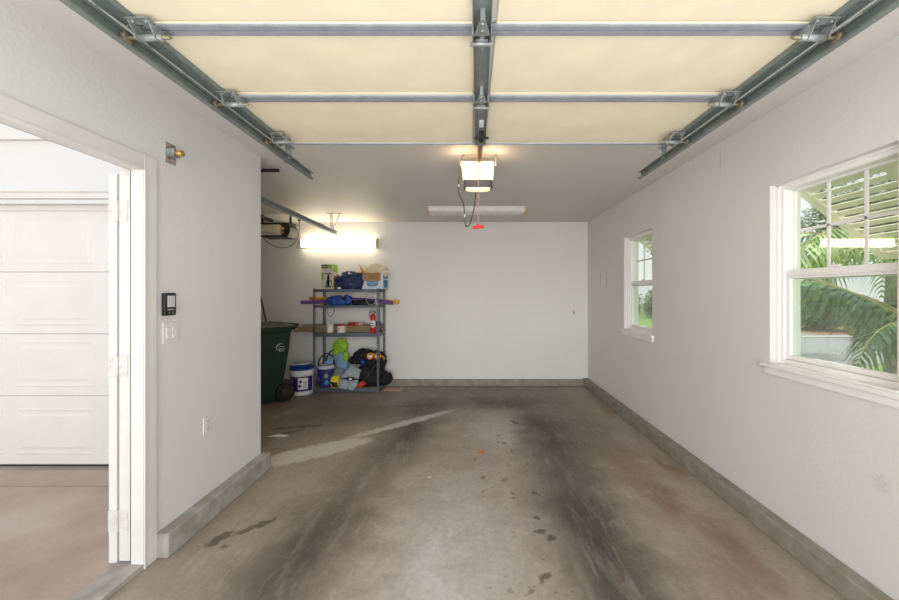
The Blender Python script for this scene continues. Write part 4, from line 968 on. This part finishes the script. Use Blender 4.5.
mb = MB(); mb.lathe([(.005, .044), (.036, .044), (.036, .052), (.005, .053)], (-1.478, 6.04, SZ), 24); build('tin_lid', mb, M_galv, t)
t = thing('fire_extinguisher', 'red fire extinguisher standing on the third shelf by the right post', 'fire extinguisher', (-1.50, 5.79, T3))
x, y = -1.50, 5.795
mb = MB(); mb.lathe([(.01, 0), (.038, 0), (.040, .008), (.040, .235), (.036, .262), (.022, .285), (.014, .292), (.014, .30)], (x, y, T3), 28); c = build('cylinder', mb, M_red, t)
mb = MB(); band(mb, .0405, .0405, T3+.085, T3+.185, PI*1.1, PI*1.9, (x, y), 12); build('label', mb, M_wp, c)
mb = MB(); band(mb, .0422, .0422, T3+.10, T3+.115, PI*1.2, PI*1.8, (x, y), 8); band(mb, .0422, .0422, T3+.14, T3+.152, PI*1.3, PI*1.7, (x, y), 8); build('label_print', mb, Dk, c)
mb = MB(); mb.cyl((x, y, T3+.295), (x, y, T3+.325), .014, 12); mb.box(x-.055, x+.02, y-.008, y+.008, T3+.318, T3+.326); mb.bar((x-.05, y, T3+.355), (x+.015, y, T3+.335), .015, .006); mb.cyl((x+.012, y, T3+.315), (x+.04, y, T3+.315), .008, 10); build('valve_lever', mb, M_black, t, .001)
mb = MB(); mb.tube(smooth_path([(x-.012, y-.01, T3+.315), (x-.045, y-.01, T3+.31), (x-.052, y-.012, T3+.27), (x-.046, y-.02, T3+.23)]), .006, 8); build('hose', mb, M_black, t)
mb = MB(); mb.lathe([(.002, -.004), (.013, -.004), (.013, .004), (.002, .004)], (x, y-.018, T3+.312), 14, 'y'); build('gauge', mb, M_wp, t)
# --- bottom shelf
T4 = .0625
M_lime = mat('lime_fabric', (150, 196, 56), .7, var=.07, vscale=12, bump=.2, bscale=40)
M_lblue = mat('light_blue_fabric', (126, 164, 200), .7, var=.06, vscale=12, bump=.25, bscale=40)
M_lgrey = mat('light_grey_neoprene', (158, 168, 174), .7, var=.05, vscale=12, bump=.25, bscale=50)
M_mgrey = mat('mid_grey_neoprene', (122, 128, 134), .7, var=.06, bump=.25, bscale=50)
M_yf = mat('yellow_fabric', (228, 206, 44), .7, var=.05)
def pad(m, pts, th, puff=.012):
    """puffed panel: outline polygon plus thickness, with raised middle"""
    P3 = [Vector(p) for p in pts]; c = sum(P3, Vector())/len(P3); n = Vector((0, 0, 0))
    for i in range(len(P3)): n += (P3[i]-c).cross(P3[(i+1) % len(P3)]-c)
    n.normalize(); k = len(P3)
    rings = [(1.0, 0), (.98, th*.35), (.90, th*.5), (.6, th*.5+puff*.7), (.25, th*.5+puff)]
    vs_ = []; fs = []
    for s_ in (-1, 1):
        st = len(vs_)
        for (sc_, h_) in rings:
            for p in P3: vs_.append(c+(p-c)*sc_+n*s_*h_)
        for i in range(len(rings)-1):
            for q in range(k): fs.append((st+i*k+q, st+i*k+(q+1) % k, st+(i+1)*k+(q+1) % k, st+(i+1)*k+q))
        fs.append(tuple(st+(len(rings)-1)*k+q for q in range(k)))
    for q in range(k): fs.append((q, (q+1) % k, len(rings)*k+(q+1) % k, len(rings)*k+q))
    sm = m.smooth; m.smooth = True; m.add(vs_, fs); m.smooth = sm; return m
def W(px, py, y): return ((px-470)*y/374.6, y, 1.524-(py-293)*y/374.6)
# swim bag
t = thing('swim_bag', 'dark blue swim bag with white rim and round turquoise and green patches, lower shelf left', 'bag', (-2.25, 5.84, T4))
mb = MB(); mb.lathe([(.02, 0), (.105, .0), (.12, .03), (.128, .14), (.125, .26), (.115, .30), (.10, .31), (.02, .31)], (-2.255, 5.875, T4), 30)
mb.v = [(x+.006*math.sin(z*40+x*30), y, z) for x, y, z in mb.v]
b_ = build('bag_body', mb, mat('dark_blue_fabric', (34, 46, 108), .6, vscale=8, bump=.3, bscale=35, rgb2=(64, 50, 116)), t)
mb = MB(); mb.lathe([(.09, .285), (.128, .285), (.132, .30), (.122, .33), (.10, .335), (.09, .33)], (-2.255, 5.875, T4), 30); build('rim', mb, mat('pale_rim', (196, 206, 214), .6), t)
for (a, zz, m_) in ((PI*1.60, .185, mat('sage_green_patch', (130, 176, 140), .6)), (PI*1.62, .085, mat('turquoise_patch', (50, 150, 190), .6)), (PI*1.28, .12, mat('violet_patch', (98, 66, 140), .6))):
    mb = MB(); c_ = Vector((-2.255+.122*math.cos(a), 5.875+.122*math.sin(a), T4+zz)); mb.ball(c_, (.036, .016, .038), sub=3); build('patch', mb, m_, b_)
mb = MB(); mb.tube(smooth_path([(-2.37, 5.86, T4+.30), (-2.33, 5.80, T4+.44), (-2.22, 5.82, T4+.52), (-2.14, 5.86, T4+.46)]), .010, 8); build('carry_strap', mb, M_black, t)
# light blue child's vest with lime float
t = thing('child_float_vest', "light blue child's float vest with round lime green collar, propped upright", 'float vest', (-2.1, 5.98, T4))
mb = MB(); pad(mb, [W(322, 372, 5.98), W(325, 361, 6.0), W(333, 354, 6.03), W(334.5, 372, 6.0), W(331, 386, 5.93)], .05, .02); build('side_pad', mb, M_lblue, t)
mb = MB(); pad(mb, [W(334.5, 386, 5.96), W(336, 362, 6.02), W(338, 353, 6.05), W(344, 352, 6.06), W(348, 362, 6.04), W(348, 386, 5.96)], .05, .022); build('front_pad', mb, M_lblue, t)
mb = MB(); c_ = W(340.5, 346, 6.05); mb.ball(c_, (.125, .05, .105), .06, 1.5, 4, 2); build('collar', mb, M_lime, t)
mb = MB(); c_ = W(337, 350.5, 6.0); mb.tube(smooth_path([W(333, 353, 6.02), W(334, 348, 6.0), W(339, 346.5, 5.99), W(343, 349, 6.0)]), [.018]*25, 10); build('collar_fold', mb, M_lime, t)
mb = MB(); mb.ball(W(345.5, 356.5, 6.02), (.048, .03, .085), .05, 1.5, 4, 4); mb.ball(W(336, 352, 6.02), (.05, .03, .05), .05, 1.5, 3, 5); build('lobe', mb, M_lime, t)
mb = MB(); mb.ball(W(340.5, 339.8, 6.05), (.035, .025, .022), .1, 2, 3, 4); mb.ball(W(344.5, 340.2, 6.05), (.025, .02, .018), .1, 2, 3, 5); build('yellow_crest', mb, M_yf, t)
mb = MB(); mb.tube(smooth_path([W(326, 361, 5.98), W(329, 353, 5.98), W(334, 349.5, 6.0)]), .010, 8); mb.bar(W(333.5, 360, 5.96), W(334.5, 366, 5.96), .02, .02); build('webbing', mb, M_black, t)
# grey and yellow vest
t = thing('life_vest', 'grey life vest with yellow and black lower panel, lying left of the pale grey vest', 'life vest', (-2.13, 5.87, T4))
mb = MB(); pad(mb, [W(332, 376, 5.86), W(336, 366, 5.92), W(345, 370, 5.92), W(341, 384, 5.84), W(337, 384, 5.82)], .05, .015); build('grey_panel', mb, M_mgrey, t)
mb = MB(); pad(mb, [W(328, 380, 5.83), W(330, 376, 5.84), W(339.5, 375.5, 5.84), W(339, 384, 5.81), W(337.5, 388.4, 5.80), W(332, 387, 5.80)], .045, .015); yp = build('yellow_panel', mb, M_yf, t)
mb = MB(); pad(mb, [W(329.5, 381.5, 5.80), W(337.5, 382.5, 5.79), W(337.5, 387.5, 5.785), W(333, 386.5, 5.785)], .04, .012); build('black_patch', mb, M_black, yp)
# pale grey vest in front
t = thing('life_vest', 'pale grey life vest with black buckle leaning at the front of the lowest shelf', 'life vest', (-1.96, 5.80, T4))
mb = MB(); pad(mb, [W(340, 378, 5.80), W(352, 364.5, 5.90), W(362, 370.5, 5.88), W(358.5, 378, 5.80)], .05, .012); u_ = build('upper_panel', mb, M_lgrey, t)
mb = MB(); pad(mb, [W(338.5, 388.5, 5.765), W(340, 378, 5.785), W(350, 379, 5.785), W(348, 390, 5.765)], .045, .012); build('lower_panel', mb, M_lgrey, t)
mb = MB(); pad(mb, [W(348, 390, 5.765), W(350, 379, 5.785), W(359, 378, 5.785), W(357, 386, 5.765), W(353, 391, 5.765)], .045, .012); build('lower_panel', mb, M_lgrey, t)
mb = MB(); mb.plate([W(347, 377.2, 5.735), W(354, 377.2, 5.735), W(354, 380.6, 5.735), W(347, 380.6, 5.735)], .02); mb.bar(W(341, 378.6, 5.755), W(359, 379.6, 5.755), .006, .018); build('buckle', mb, M_black, t, .003)
mb = MB(); mb.plate([W(349, 378.2, 5.722), W(352, 378.2, 5.722), W(352, 379.8, 5.722), W(349, 379.8, 5.722)], .006); mb.tube([Vector(W(349, 373, 5.80))+Vector((.028*math.cos(2*PI*k/16), -.012, .024*math.sin(2*PI*k/16))) for k in range(16)], .0025, 6, closed=True); build_each('pale_badge', mb, M_wp, u_)
# yellow scrap + mid grey vest between
t = thing('life_vest', 'mid grey life vest with a yellow corner, tucked behind beside the black mesh bag', 'life vest', (-1.76, 5.94, T4))
mb = MB(); pad(mb, [W(356, 386, 5.90), W(358, 370, 5.96), W(366, 366, 5.98), W(368, 378, 5.95), W(364, 387, 5.90)], .05, .015); build('grey_panel', mb, M_mgrey, t)
mb = MB(); pad(mb, [W(358, 368, 5.93), W(364.5, 366, 5.93), W(364, 371, 5.91), W(360, 371, 5.90)], .03, .01); build('yellow_panel', mb, M_yf, t)
t = thing('swim_fin', 'red swim fin lying on the lowest shelf in front of the mesh bag', 'swim fin', (-1.70, 5.82, T4))
mb = MB(); pad(mb, [W(357, 387, 5.80), W(357.5, 384.5, 5.80), W(364.5, 379, 5.84), W(366.5, 380.5, 5.84), W(366, 384, 5.82), W(360, 387.5, 5.80)], .03, .008); build('blade', mb, mat('red_rubber', (200, 30, 38), .5), t)
# black mesh bag
M_mesh = mat('black_mesh_fabric', (30, 31, 34), .7, var=.2, vscale=30, bump=.5, bscale=60)
t = thing('mesh_bag', 'large black mesh bag stuffed with gear on the right of the lowest shelf', 'bag', (-1.56, 5.95, T4))
mb = MB(); mb.ball((-1.56, 5.93, T4+.17), (.21, .14, .20), .22, 1.7, 5, 12, ridge=True, zmin=T4); mb.ball((-1.68, 5.95, T4+.44), (.17, .11, .13), .28, 1.9, 5, 14, ridge=True); mb.ball((-1.50, 5.93, T4+.40), (.17, .11, .15), .25, 1.9, 5, 16, ridge=True)
mb.ball((-1.84, 5.90, T4+.40), (.07, .06, .06), .25, 2, 4, 17); mb.ball((-1.36, 5.96, T4+.11), (.12, .10, .11), .25, 1.8, 4, 18, ridge=True, zmin=T4)
build('bag_body', mb, M_mesh, t)
mb = MB(); mb.tube(smooth_path([(-1.66, 5.79, T4+.06), (-1.60, 5.775, T4+.16), (-1.52, 5.775, T4+.26), (-1.46, 5.79, T4+.35)]), .007, 8); mb.tube(smooth_path([(-1.72, 5.81, T4+.24), (-1.64, 5.785, T4+.22), (-1.56, 5.785, T4+.26)]), .006, 8); build('seam_cord', mb, mat('charcoal_cord', (66, 68, 72), .6), t)
mb = MB(); mb.ball((-1.68, 5.862, T4+.38), (.03, .02, .045), .2, 2, 3, 3); build('blue_item', mb, mat('blue_plastic', (30, 70, 150), .4), t)
t = thing('swim_mask', 'orange and white swim mask on top of the black mesh bag', 'swim mask', (-1.49, 5.80, T4+.50))
mo = mat('orange_rubber', (226, 146, 34), .5)
for cx_ in (-1.545, -1.43):
    mb = MB(); mb.tube([(cx_+.043*math.cos(2*PI*k/20), 5.80+.01*math.sin(2*PI*k/20), T4+.485+.040*math.sin(2*PI*k/20)) for k in range(20)], .013, 8, closed=True); build('lens_rim', mb, mo, t)
    mb = MB(); mb.ball((cx_, 5.80, T4+.475), (.034, .012, .028), sub=3); build('white_lens', mb, M_wp, t)
mb = MB(); mb.tube(smooth_path([(-1.50, 5.79, T4+.51), (-1.487, 5.785, T4+.52), (-1.472, 5.79, T4+.51)]), .010, 8); mb.tube(smooth_path([(-1.385, 5.81, T4+.49), (-1.35, 5.86, T4+.45), (-1.37, 5.90, T4+.38)]), .012, 8); build_each('strap', mb, mo, t)

# ================================================================== FLOOR LITTER
def leaf(label, x, y, s, ang, m, z=.0):
    mb = MB(); n = 10
    pts = [(math.cos(2*PI*k/n)*s*(1 if k % 2 else .72), math.sin(2*PI*k/n)*s*.6*(1 if k % 2 else .8)) for k in range(n)]
    ca, sa = math.cos(ang), math.sin(ang)
    v0 = [(x+a*ca-b*sa, y+a*sa+b*ca, z+.0015+.012*abs(a)/s*.6) for a, b in pts]
    vs_ = v0+[(a, b, c+.0015) for a, b, c in v0]+[(x, y, z+.001), (x, y, z+.0025)]
    fs = []
    for k in range(n):
        j = (k+1) % n; fs += [(k, j, 2*n), (n+j, n+k, 2*n+1), (k, n+k, n+j, j)]
    mb.add(vs_, fs)
    t = build('fallen_leaf', mb, m, None, origin=(x, y, z), label=label, cat='leaf'); return t
leaf('bright orange dry leaf lying mid-floor', .103, 3.57, .042, .3, mat('orange_leaf', (232, 120, 50), .7))
leaf('small pale pink leaf lying left of the orange leaf', -.336, 3.09, .026, 1.0, mat('pale_leaf', (226, 184, 158), .7))
leaf('brown dry leaf near the back right corner of the floor', 1.14, 4.95, .045, .2, mat('brown_leaf', (150, 104, 66), .8))
t = thing('paper_scrap', 'flat pinkish cardboard scrap on the floor right of the shelving', 'scrap', (-1.17, 5.85, 0))
mb = MB(); mb.plate([(-1.36, 5.85, .006), (-1.08, 5.80, .006), (-1.05, 5.95, .006), (-1.30, 6.02, .006)], .010, nrm=(0, 0, 1)); build('scrap_sheet', mb, mat('pinkish_cardboard', (196, 164, 140), .8), t)
t = thing('dry_frond', 'thin curved dry frond strand on the right side of the floor', 'frond', (.8, 2.2, 0))
mb = MB(); mb.tube(smooth_path([(.85, 2.36, .003), (.872, 2.24, .003), (.868, 2.12, .003), (.82, 2.00, .003), (.745, 1.92, .003)]), .002, 6); build('strand', mb, mat('straw', (128, 100, 66), .8), t)
for k, (x_, y_) in enumerate(((-1.86, 4.6), (.62, 4.39))): pass
t = thing('paint_fleck', 'white flake of plaster on the floor just past the left wall', 'flake', (-2.02, 3.98, 0))
mb = MB(); mb.plate([(-2.14, 3.97, .003), (-1.98, 3.96, .003), (-1.93, 4.0, .003), (-2.05, 4.03, .003)], .004, nrm=(0, 0, 1)); build('flake_piece', mb, M_wp, t)

# ================================================================== OUTSIDE THE WINDOWS
GZ_ = -.25
M_leafd = mat('dark_palm_leaf', (52, 92, 44), .5, var=.25, vscale=3, rgb2=(96, 138, 62))
M_leafl = mat('light_palm_leaf', (110, 150, 70), .5, vscale=3, rgb2=(160, 188, 96))
M_shrub = mat('shrub_leaf', (60, 104, 40), .6, vscale=3, rgb2=(122, 160, 66))
M_tree = mat('tree_leaf', (58, 92, 44), .6, vscale=1.2, rgb2=(110, 142, 72))
M_stem = mat('palm_rachis', (168, 160, 84), .5)
M_bark = mat('grey_bark', (150, 144, 126), .9, var=.2, vscale=8)
# bahama shutters
def shutter(y0, y1, label):
    t = thing('louvered_shutter', label, 'shutter', (2.12, (y0+y1)/2, 2.24), group=None)
    p0 = Vector((2.118, 0, 2.235)); L = .78; ang = math.radians(-38); dx, dz = math.cos(ang), math.sin(ang); nx, nz = -dz, dx
    def P_(u, v, y): return (p0.x+dx*u+nx*v, y, p0.z+dz*u+nz*v)
    def blk(m, u0, u1, v0, v1, ya, yb):
        vs_ = [P_(u, v, y) for v in (v0, v1) for y in (ya, yb) for u in (u0, u1)]
        m.add(vs_, [(0, 2, 3, 1), (4, 5, 7, 6), (0, 1, 5, 4), (2, 6, 7, 3), (0, 4, 6, 2), (1, 3, 7, 5)])
    M_sh = mat('cream_shutter_paint', (240, 232, 216), .5, var=.02)
    m = MB(); w_ = .06
    for ya in (y0-.04, (y0+y1)/2-.03, y1-.02): blk(m, 0, L, -.016, .016, ya, ya+w_)
    blk(m, 0, .06, -.0165, .0165, y0-.04, y1+.04); blk(m, L-.06, L, -.0165, .0165, y0-.04, y1+.04)
    fr = build('shutter_frame', m, M_sh, t, .002)
    n = 11
    for k in range(n):
        u = .085+(L-.17)*k/(n-1); m = MB(); s = .0205
        a2 = math.radians(4)
        du, dv = math.cos(a2)*s, math.sin(a2)*s
        q = [(u-du, -dv-.004), (u+du, dv-.004), (u+du, dv+.004), (u-du, -dv+.004)]
        vs_ = [P_(uu, vv, y) for y in (y0+.02, y1-.02) for uu, vv in q]
        m.add(vs_, [(3, 2, 1, 0), (4, 5, 6, 7), (0, 1, 5, 4), (1, 2, 6, 5), (2, 3, 7, 6), (3, 0, 4, 7)]); build('louvre', m, M_sh, t)
    m = MB()
    for yy in (y0+.0,): m.cyl(P_(L-.05, .0, yy), (2.10, yy, 1.35), .008, 8)
    build('prop_arm', m, M_sh, t)
shutter(1.45, 2.44, 'cream louvered shutter propped open outside the near window')
shutter(3.98, 4.76, 'cream louvered shutter propped open outside the far window')
def frond(m, ms, base, az, length, lift, droop, nl=34, lw=.022, ll=.42, seed=0, hang=.35):
    rd = random.Random(seed); pts = []; d0 = Vector((math.cos(az), math.sin(az), 0))
    for k in range(nl+1):
        u = k/nl; r = length*(u*.95); z = lift*math.sin(u*PI*.5)*1.2 - droop*u*u
        pts.append(Vector(base)+d0*r*(1-.18*u*u)+Vector((0, 0, z)))
    ms.tube(pts, [max(.003, .014*(1-.8*k/nl)) for k in range(nl+1)], 6)
    side = Vector((-d0.y, d0.x, 0))
    for k in range(4, nl+1):
        u = k/nl; T_ = (pts[k]-pts[k-1]).normalized()
        L_ = ll*math.sin(PI*min(1, .18+u*.80))**.7*rd.uniform(.85, 1.1)
        for s_ in (-1, 1):
            dirv = (side*s_*.85+T_*.55+Vector((0, 0, .12-hang*rd.uniform(.7, 1.3)))).normalized()
            a = pts[k]; b = a+dirv*L_*.5+Vector((0, 0, .01)); c_ = a+dirv*L_+Vector((0, 0, -.16*L_-.10*hang))
            wv = T_*lw*.5; w2 = T_*lw*.55; up = Vector((0, 0, .003))
            m.add([a-wv, a+wv, b-w2+up, b+w2+up, c_], [(0, 1, 3, 2), (2, 3, 4)])
def palm(label, x, y, trunk_h, tr, fronds, leafm, name='palm', trunk=True):
    t = thing(name, label, 'palm', (x, y, GZ_))
    if trunk:
        m = MB(); pts = [(x+.02*math.sin(k), y, GZ_+trunk_h*k/16) for k in range(17)]
        m.tube(pts, [tr*(1.05-.25*k/16+(.03 if k % 2 else 0)) for k in range(17)], 14); build('trunk', m, M_bark, t)
    for i, (az, ln, lift, droop, nl, ll, hang) in enumerate(fronds):
        m = MB(); ms = MB(); frond(m, ms, (x, y, GZ_+trunk_h), math.radians(az), ln, lift, droop, nl, .03, ll, i*13+int(x*10), hang)
        f = build('frond', m, leafm, t); build('rachis', ms, M_stem, f)
# palm whose fronds hang in front of the lower pane
palm('short green palm arching its fronds across the near window', 3.85, 2.95, 1.30, .10, [
    (150, 1.5, .72, .40, 36, .30, .8), (112, 1.8, .80, .45, 38, .40, .8), (88, 1.7, .70, .55, 36, .38, .7), (60, 1.5, .6, .5, 32, .4, .6), (190, 1.3, .5, .7, 30, .36, .7),
    (30, 1.5, .9, .6, 28, .45, .5), (230, 1.3, .7, .6, 28, .4, .5), (300, 1.4, .9, .6, 28, .5, .5)], M_leafd)
palm('low pale green palm clump below the near window', 3.35, 2.55, .15, .06, [(a_, 1.0+.2*(i % 3), .75+.15*(i % 2), .35, 26, .38, .35) for i, a_ in enumerate(range(0, 360, 36))], M_leafl, trunk=False)
palm('tall slim trunked palm behind the near window palm', 5.0, 4.40, 2.15, .11, [(a_, 2.2, .7+.2*(i % 2), 1.2+.3*(i % 3), 36, .6, .7) for i, a_ in enumerate(range(10, 370, 36))], M_leafl)
palm('tall palm standing between the two windows outside', 4.6, 7.6, 3.4, .13, [(a_, 2.3, .8+.2*(i % 2), 1.0+.3*(i % 3), 36, .6, .6) for i, a_ in enumerate(range(0, 360, 36))], M_leafl)
palm('mid height palm far across the lawn', 9.3, 12.0, 2.3, .14, [(a_, 2.2, .9+.2*(i % 2), .9+.3*(i % 3), 34, .6, .6) for i, a_ in enumerate(range(0, 360, 40))], M_leafl)
def leafcloud(m, c, r, n, size, seed, zmin=None):
    rd = random.Random(seed)
    for i in range(n):
        d_ = Vector((rd.gauss(0, 1), rd.gauss(0, 1), rd.gauss(0, 1))).normalized(); k = .72+.32*rd.random()+.12*math.sin(d_.x*7+seed)*math.cos(d_.y*6)
        p = Vector((c[0]+d_.x*r[0]*k, c[1]+d_.y*r[1]*k, c[2]+d_.z*r[2]*k))
        if zmin is not None and p.z < zmin: continue
        a = Vector((rd.gauss(0, 1), rd.gauss(0, 1), rd.gauss(0, 1))).normalized(); b_ = a.orthogonal().normalized(); s = size*rd.uniform(.6, 1.3)
        m.add([p-a*s, p+b_*s*.45, p+a*s, p-b_*s*.45], [(0, 1, 2, 3)])
def shrub(label, x, y, r, n, size, m_=None, name='shrub', cat='shrub'):
    m_ = m_ or M_shrub
    t = thing(name, label, cat, (x, y, GZ_)); m = MB(); leafcloud(m, (x, y, GZ_+r[2]*.85), r, n, size, int(x*7+y), GZ_); build('foliage', m, m_, t)
    m = MB(); rd = random.Random(int(x*3))
    for k in range(6):
        a = rd.uniform(0, 6.28); m.tube([(x, y, GZ_), (x+r[0]*.4*math.cos(a), y+r[1]*.4*math.sin(a), GZ_+r[2]*.8), (x+r[0]*.65*math.cos(a), y+r[1]*.65*math.sin(a), GZ_+r[2]*1.3)], [.03, .02, .008], 6)
    m.ball((x, y, GZ_+r[2]*.85), tuple(v*.7 for v in r), .1, 2, 3, 3, zmin=GZ_)
    build('branches', m, M_tree, t)
shrub('round green shrub beside the driveway seen through the near window', 16.6, 18.0, (1.5, 1.3, .95), 1500, .11)
shrub('light green shrub right of the round shrub', 15.0, 13.9, (.9, .8, .75), 900, .10)
for i, (x, y) in enumerate(((9.3, 26.6), (11.4, 27.3), (13.5, 26.8), (12.4, 30.5))):
    o_ = shrub(['bushy hedge plant at the left edge of the far window view', 'bushy hedge plant second from the left in the far window', 'bushy hedge plant standing nearer the white house', 'bushy hedge plant behind the others in the far window view'][i], x, y, (1.05, .9, 1.15), 1100, .13)
def tree(label, x, y, h, r, n, seed):
    t = thing('tree', label, 'tree', (x, y, GZ_)); m = MB(); m.tube([(x, y, GZ_), (x+.1, y, GZ_+h*.4), (x-.1, y+.1, GZ_+h*.75)], [.22, .17, .08], 10)
    for k in range(5): a = k*1.26; m.tube([(x, y, GZ_+h*.45), (x+r*.5*math.cos(a), y+r*.5*math.sin(a), GZ_+h*.8)], [.09, .03], 6)
    build('trunk', m, M_bark, t); m = MB()
    rd = random.Random(seed)
    for k in range(7): leafcloud(m, (x+rd.uniform(-.5, .5)*r, y+rd.uniform(-.5, .5)*r, GZ_+h*.75+rd.uniform(-.25, .3)*r), (r*.55, r*.55, r*.45), n//7, .22, seed+k)
    build('foliage', m, M_tree, t)
tree('tall leafy tree beyond the driveway behind the near window palms', 29, 26, 10, 4.2, 5200, 3)
tree('broad leafy tree at the far left behind the white house', 20, 36, 11, 5, 5200, 5)
tree('leafy tree standing to the right of the driveway', 25.5, 17, 8, 3.6, 4200, 8)
tree('leafy tree at the far end of the lawn', 8.0, 35, 8, 3.5, 4000, 9)
# neighbour's white house, driveway, kerb and mulch bed
t = thing('neighbour_house', 'white neighbouring house with grey roof beyond the driveway', 'house', (20, 25, GZ_))
mb = MB(); mb.box(14.8, 24, 24.5, 29, GZ_, 2.9); hs = build('house_wall', mb, mat('white_render', (226, 228, 230), .7), t)
mb = MB(); mb.prism([(14.3, 2.85), (24.6, 2.85), (19.5, 4.8)], 24.1, 29.4, 'y'); build('roof', mb, mat('grey_roof', (130, 126, 120), .8), t)
for k in range(3): mb = MB(); x = 15.6+3.4*k; mb.box(x, x+1.3, 24.46, 24.52, .7, 2.0); w = build('window', mb, mat('dark_window', (92, 104, 112), .2), hs)
mb = MB(); mb.prism([(8.0, 9.2), (18.5, 9.6), (22, 21.5), (15.5, 21.5)], -.26, -.235, 'z'); struct('floor_road', mb, mat('asphalt_grey', (150, 150, 152), .8, var=.05))
mb = MB(); mb.prism([(10.0, 14.6), (17.5, 14.9), (17.6, 15.2), (10.2, 14.95)], -.25, -.20, 'z'); struct('trim_4', mb, mat('pale_kerb', (206, 202, 196), .8))
mb = MB(); mb.prism([(14.6, 15.8), (19.5, 16.2), (19.0, 19.8), (15.2, 19.6)], -.25, -.228, 'z'); struct('floor_mulch_bed', mb, mat('red_mulch', (158, 110, 84), .9, var=.2))
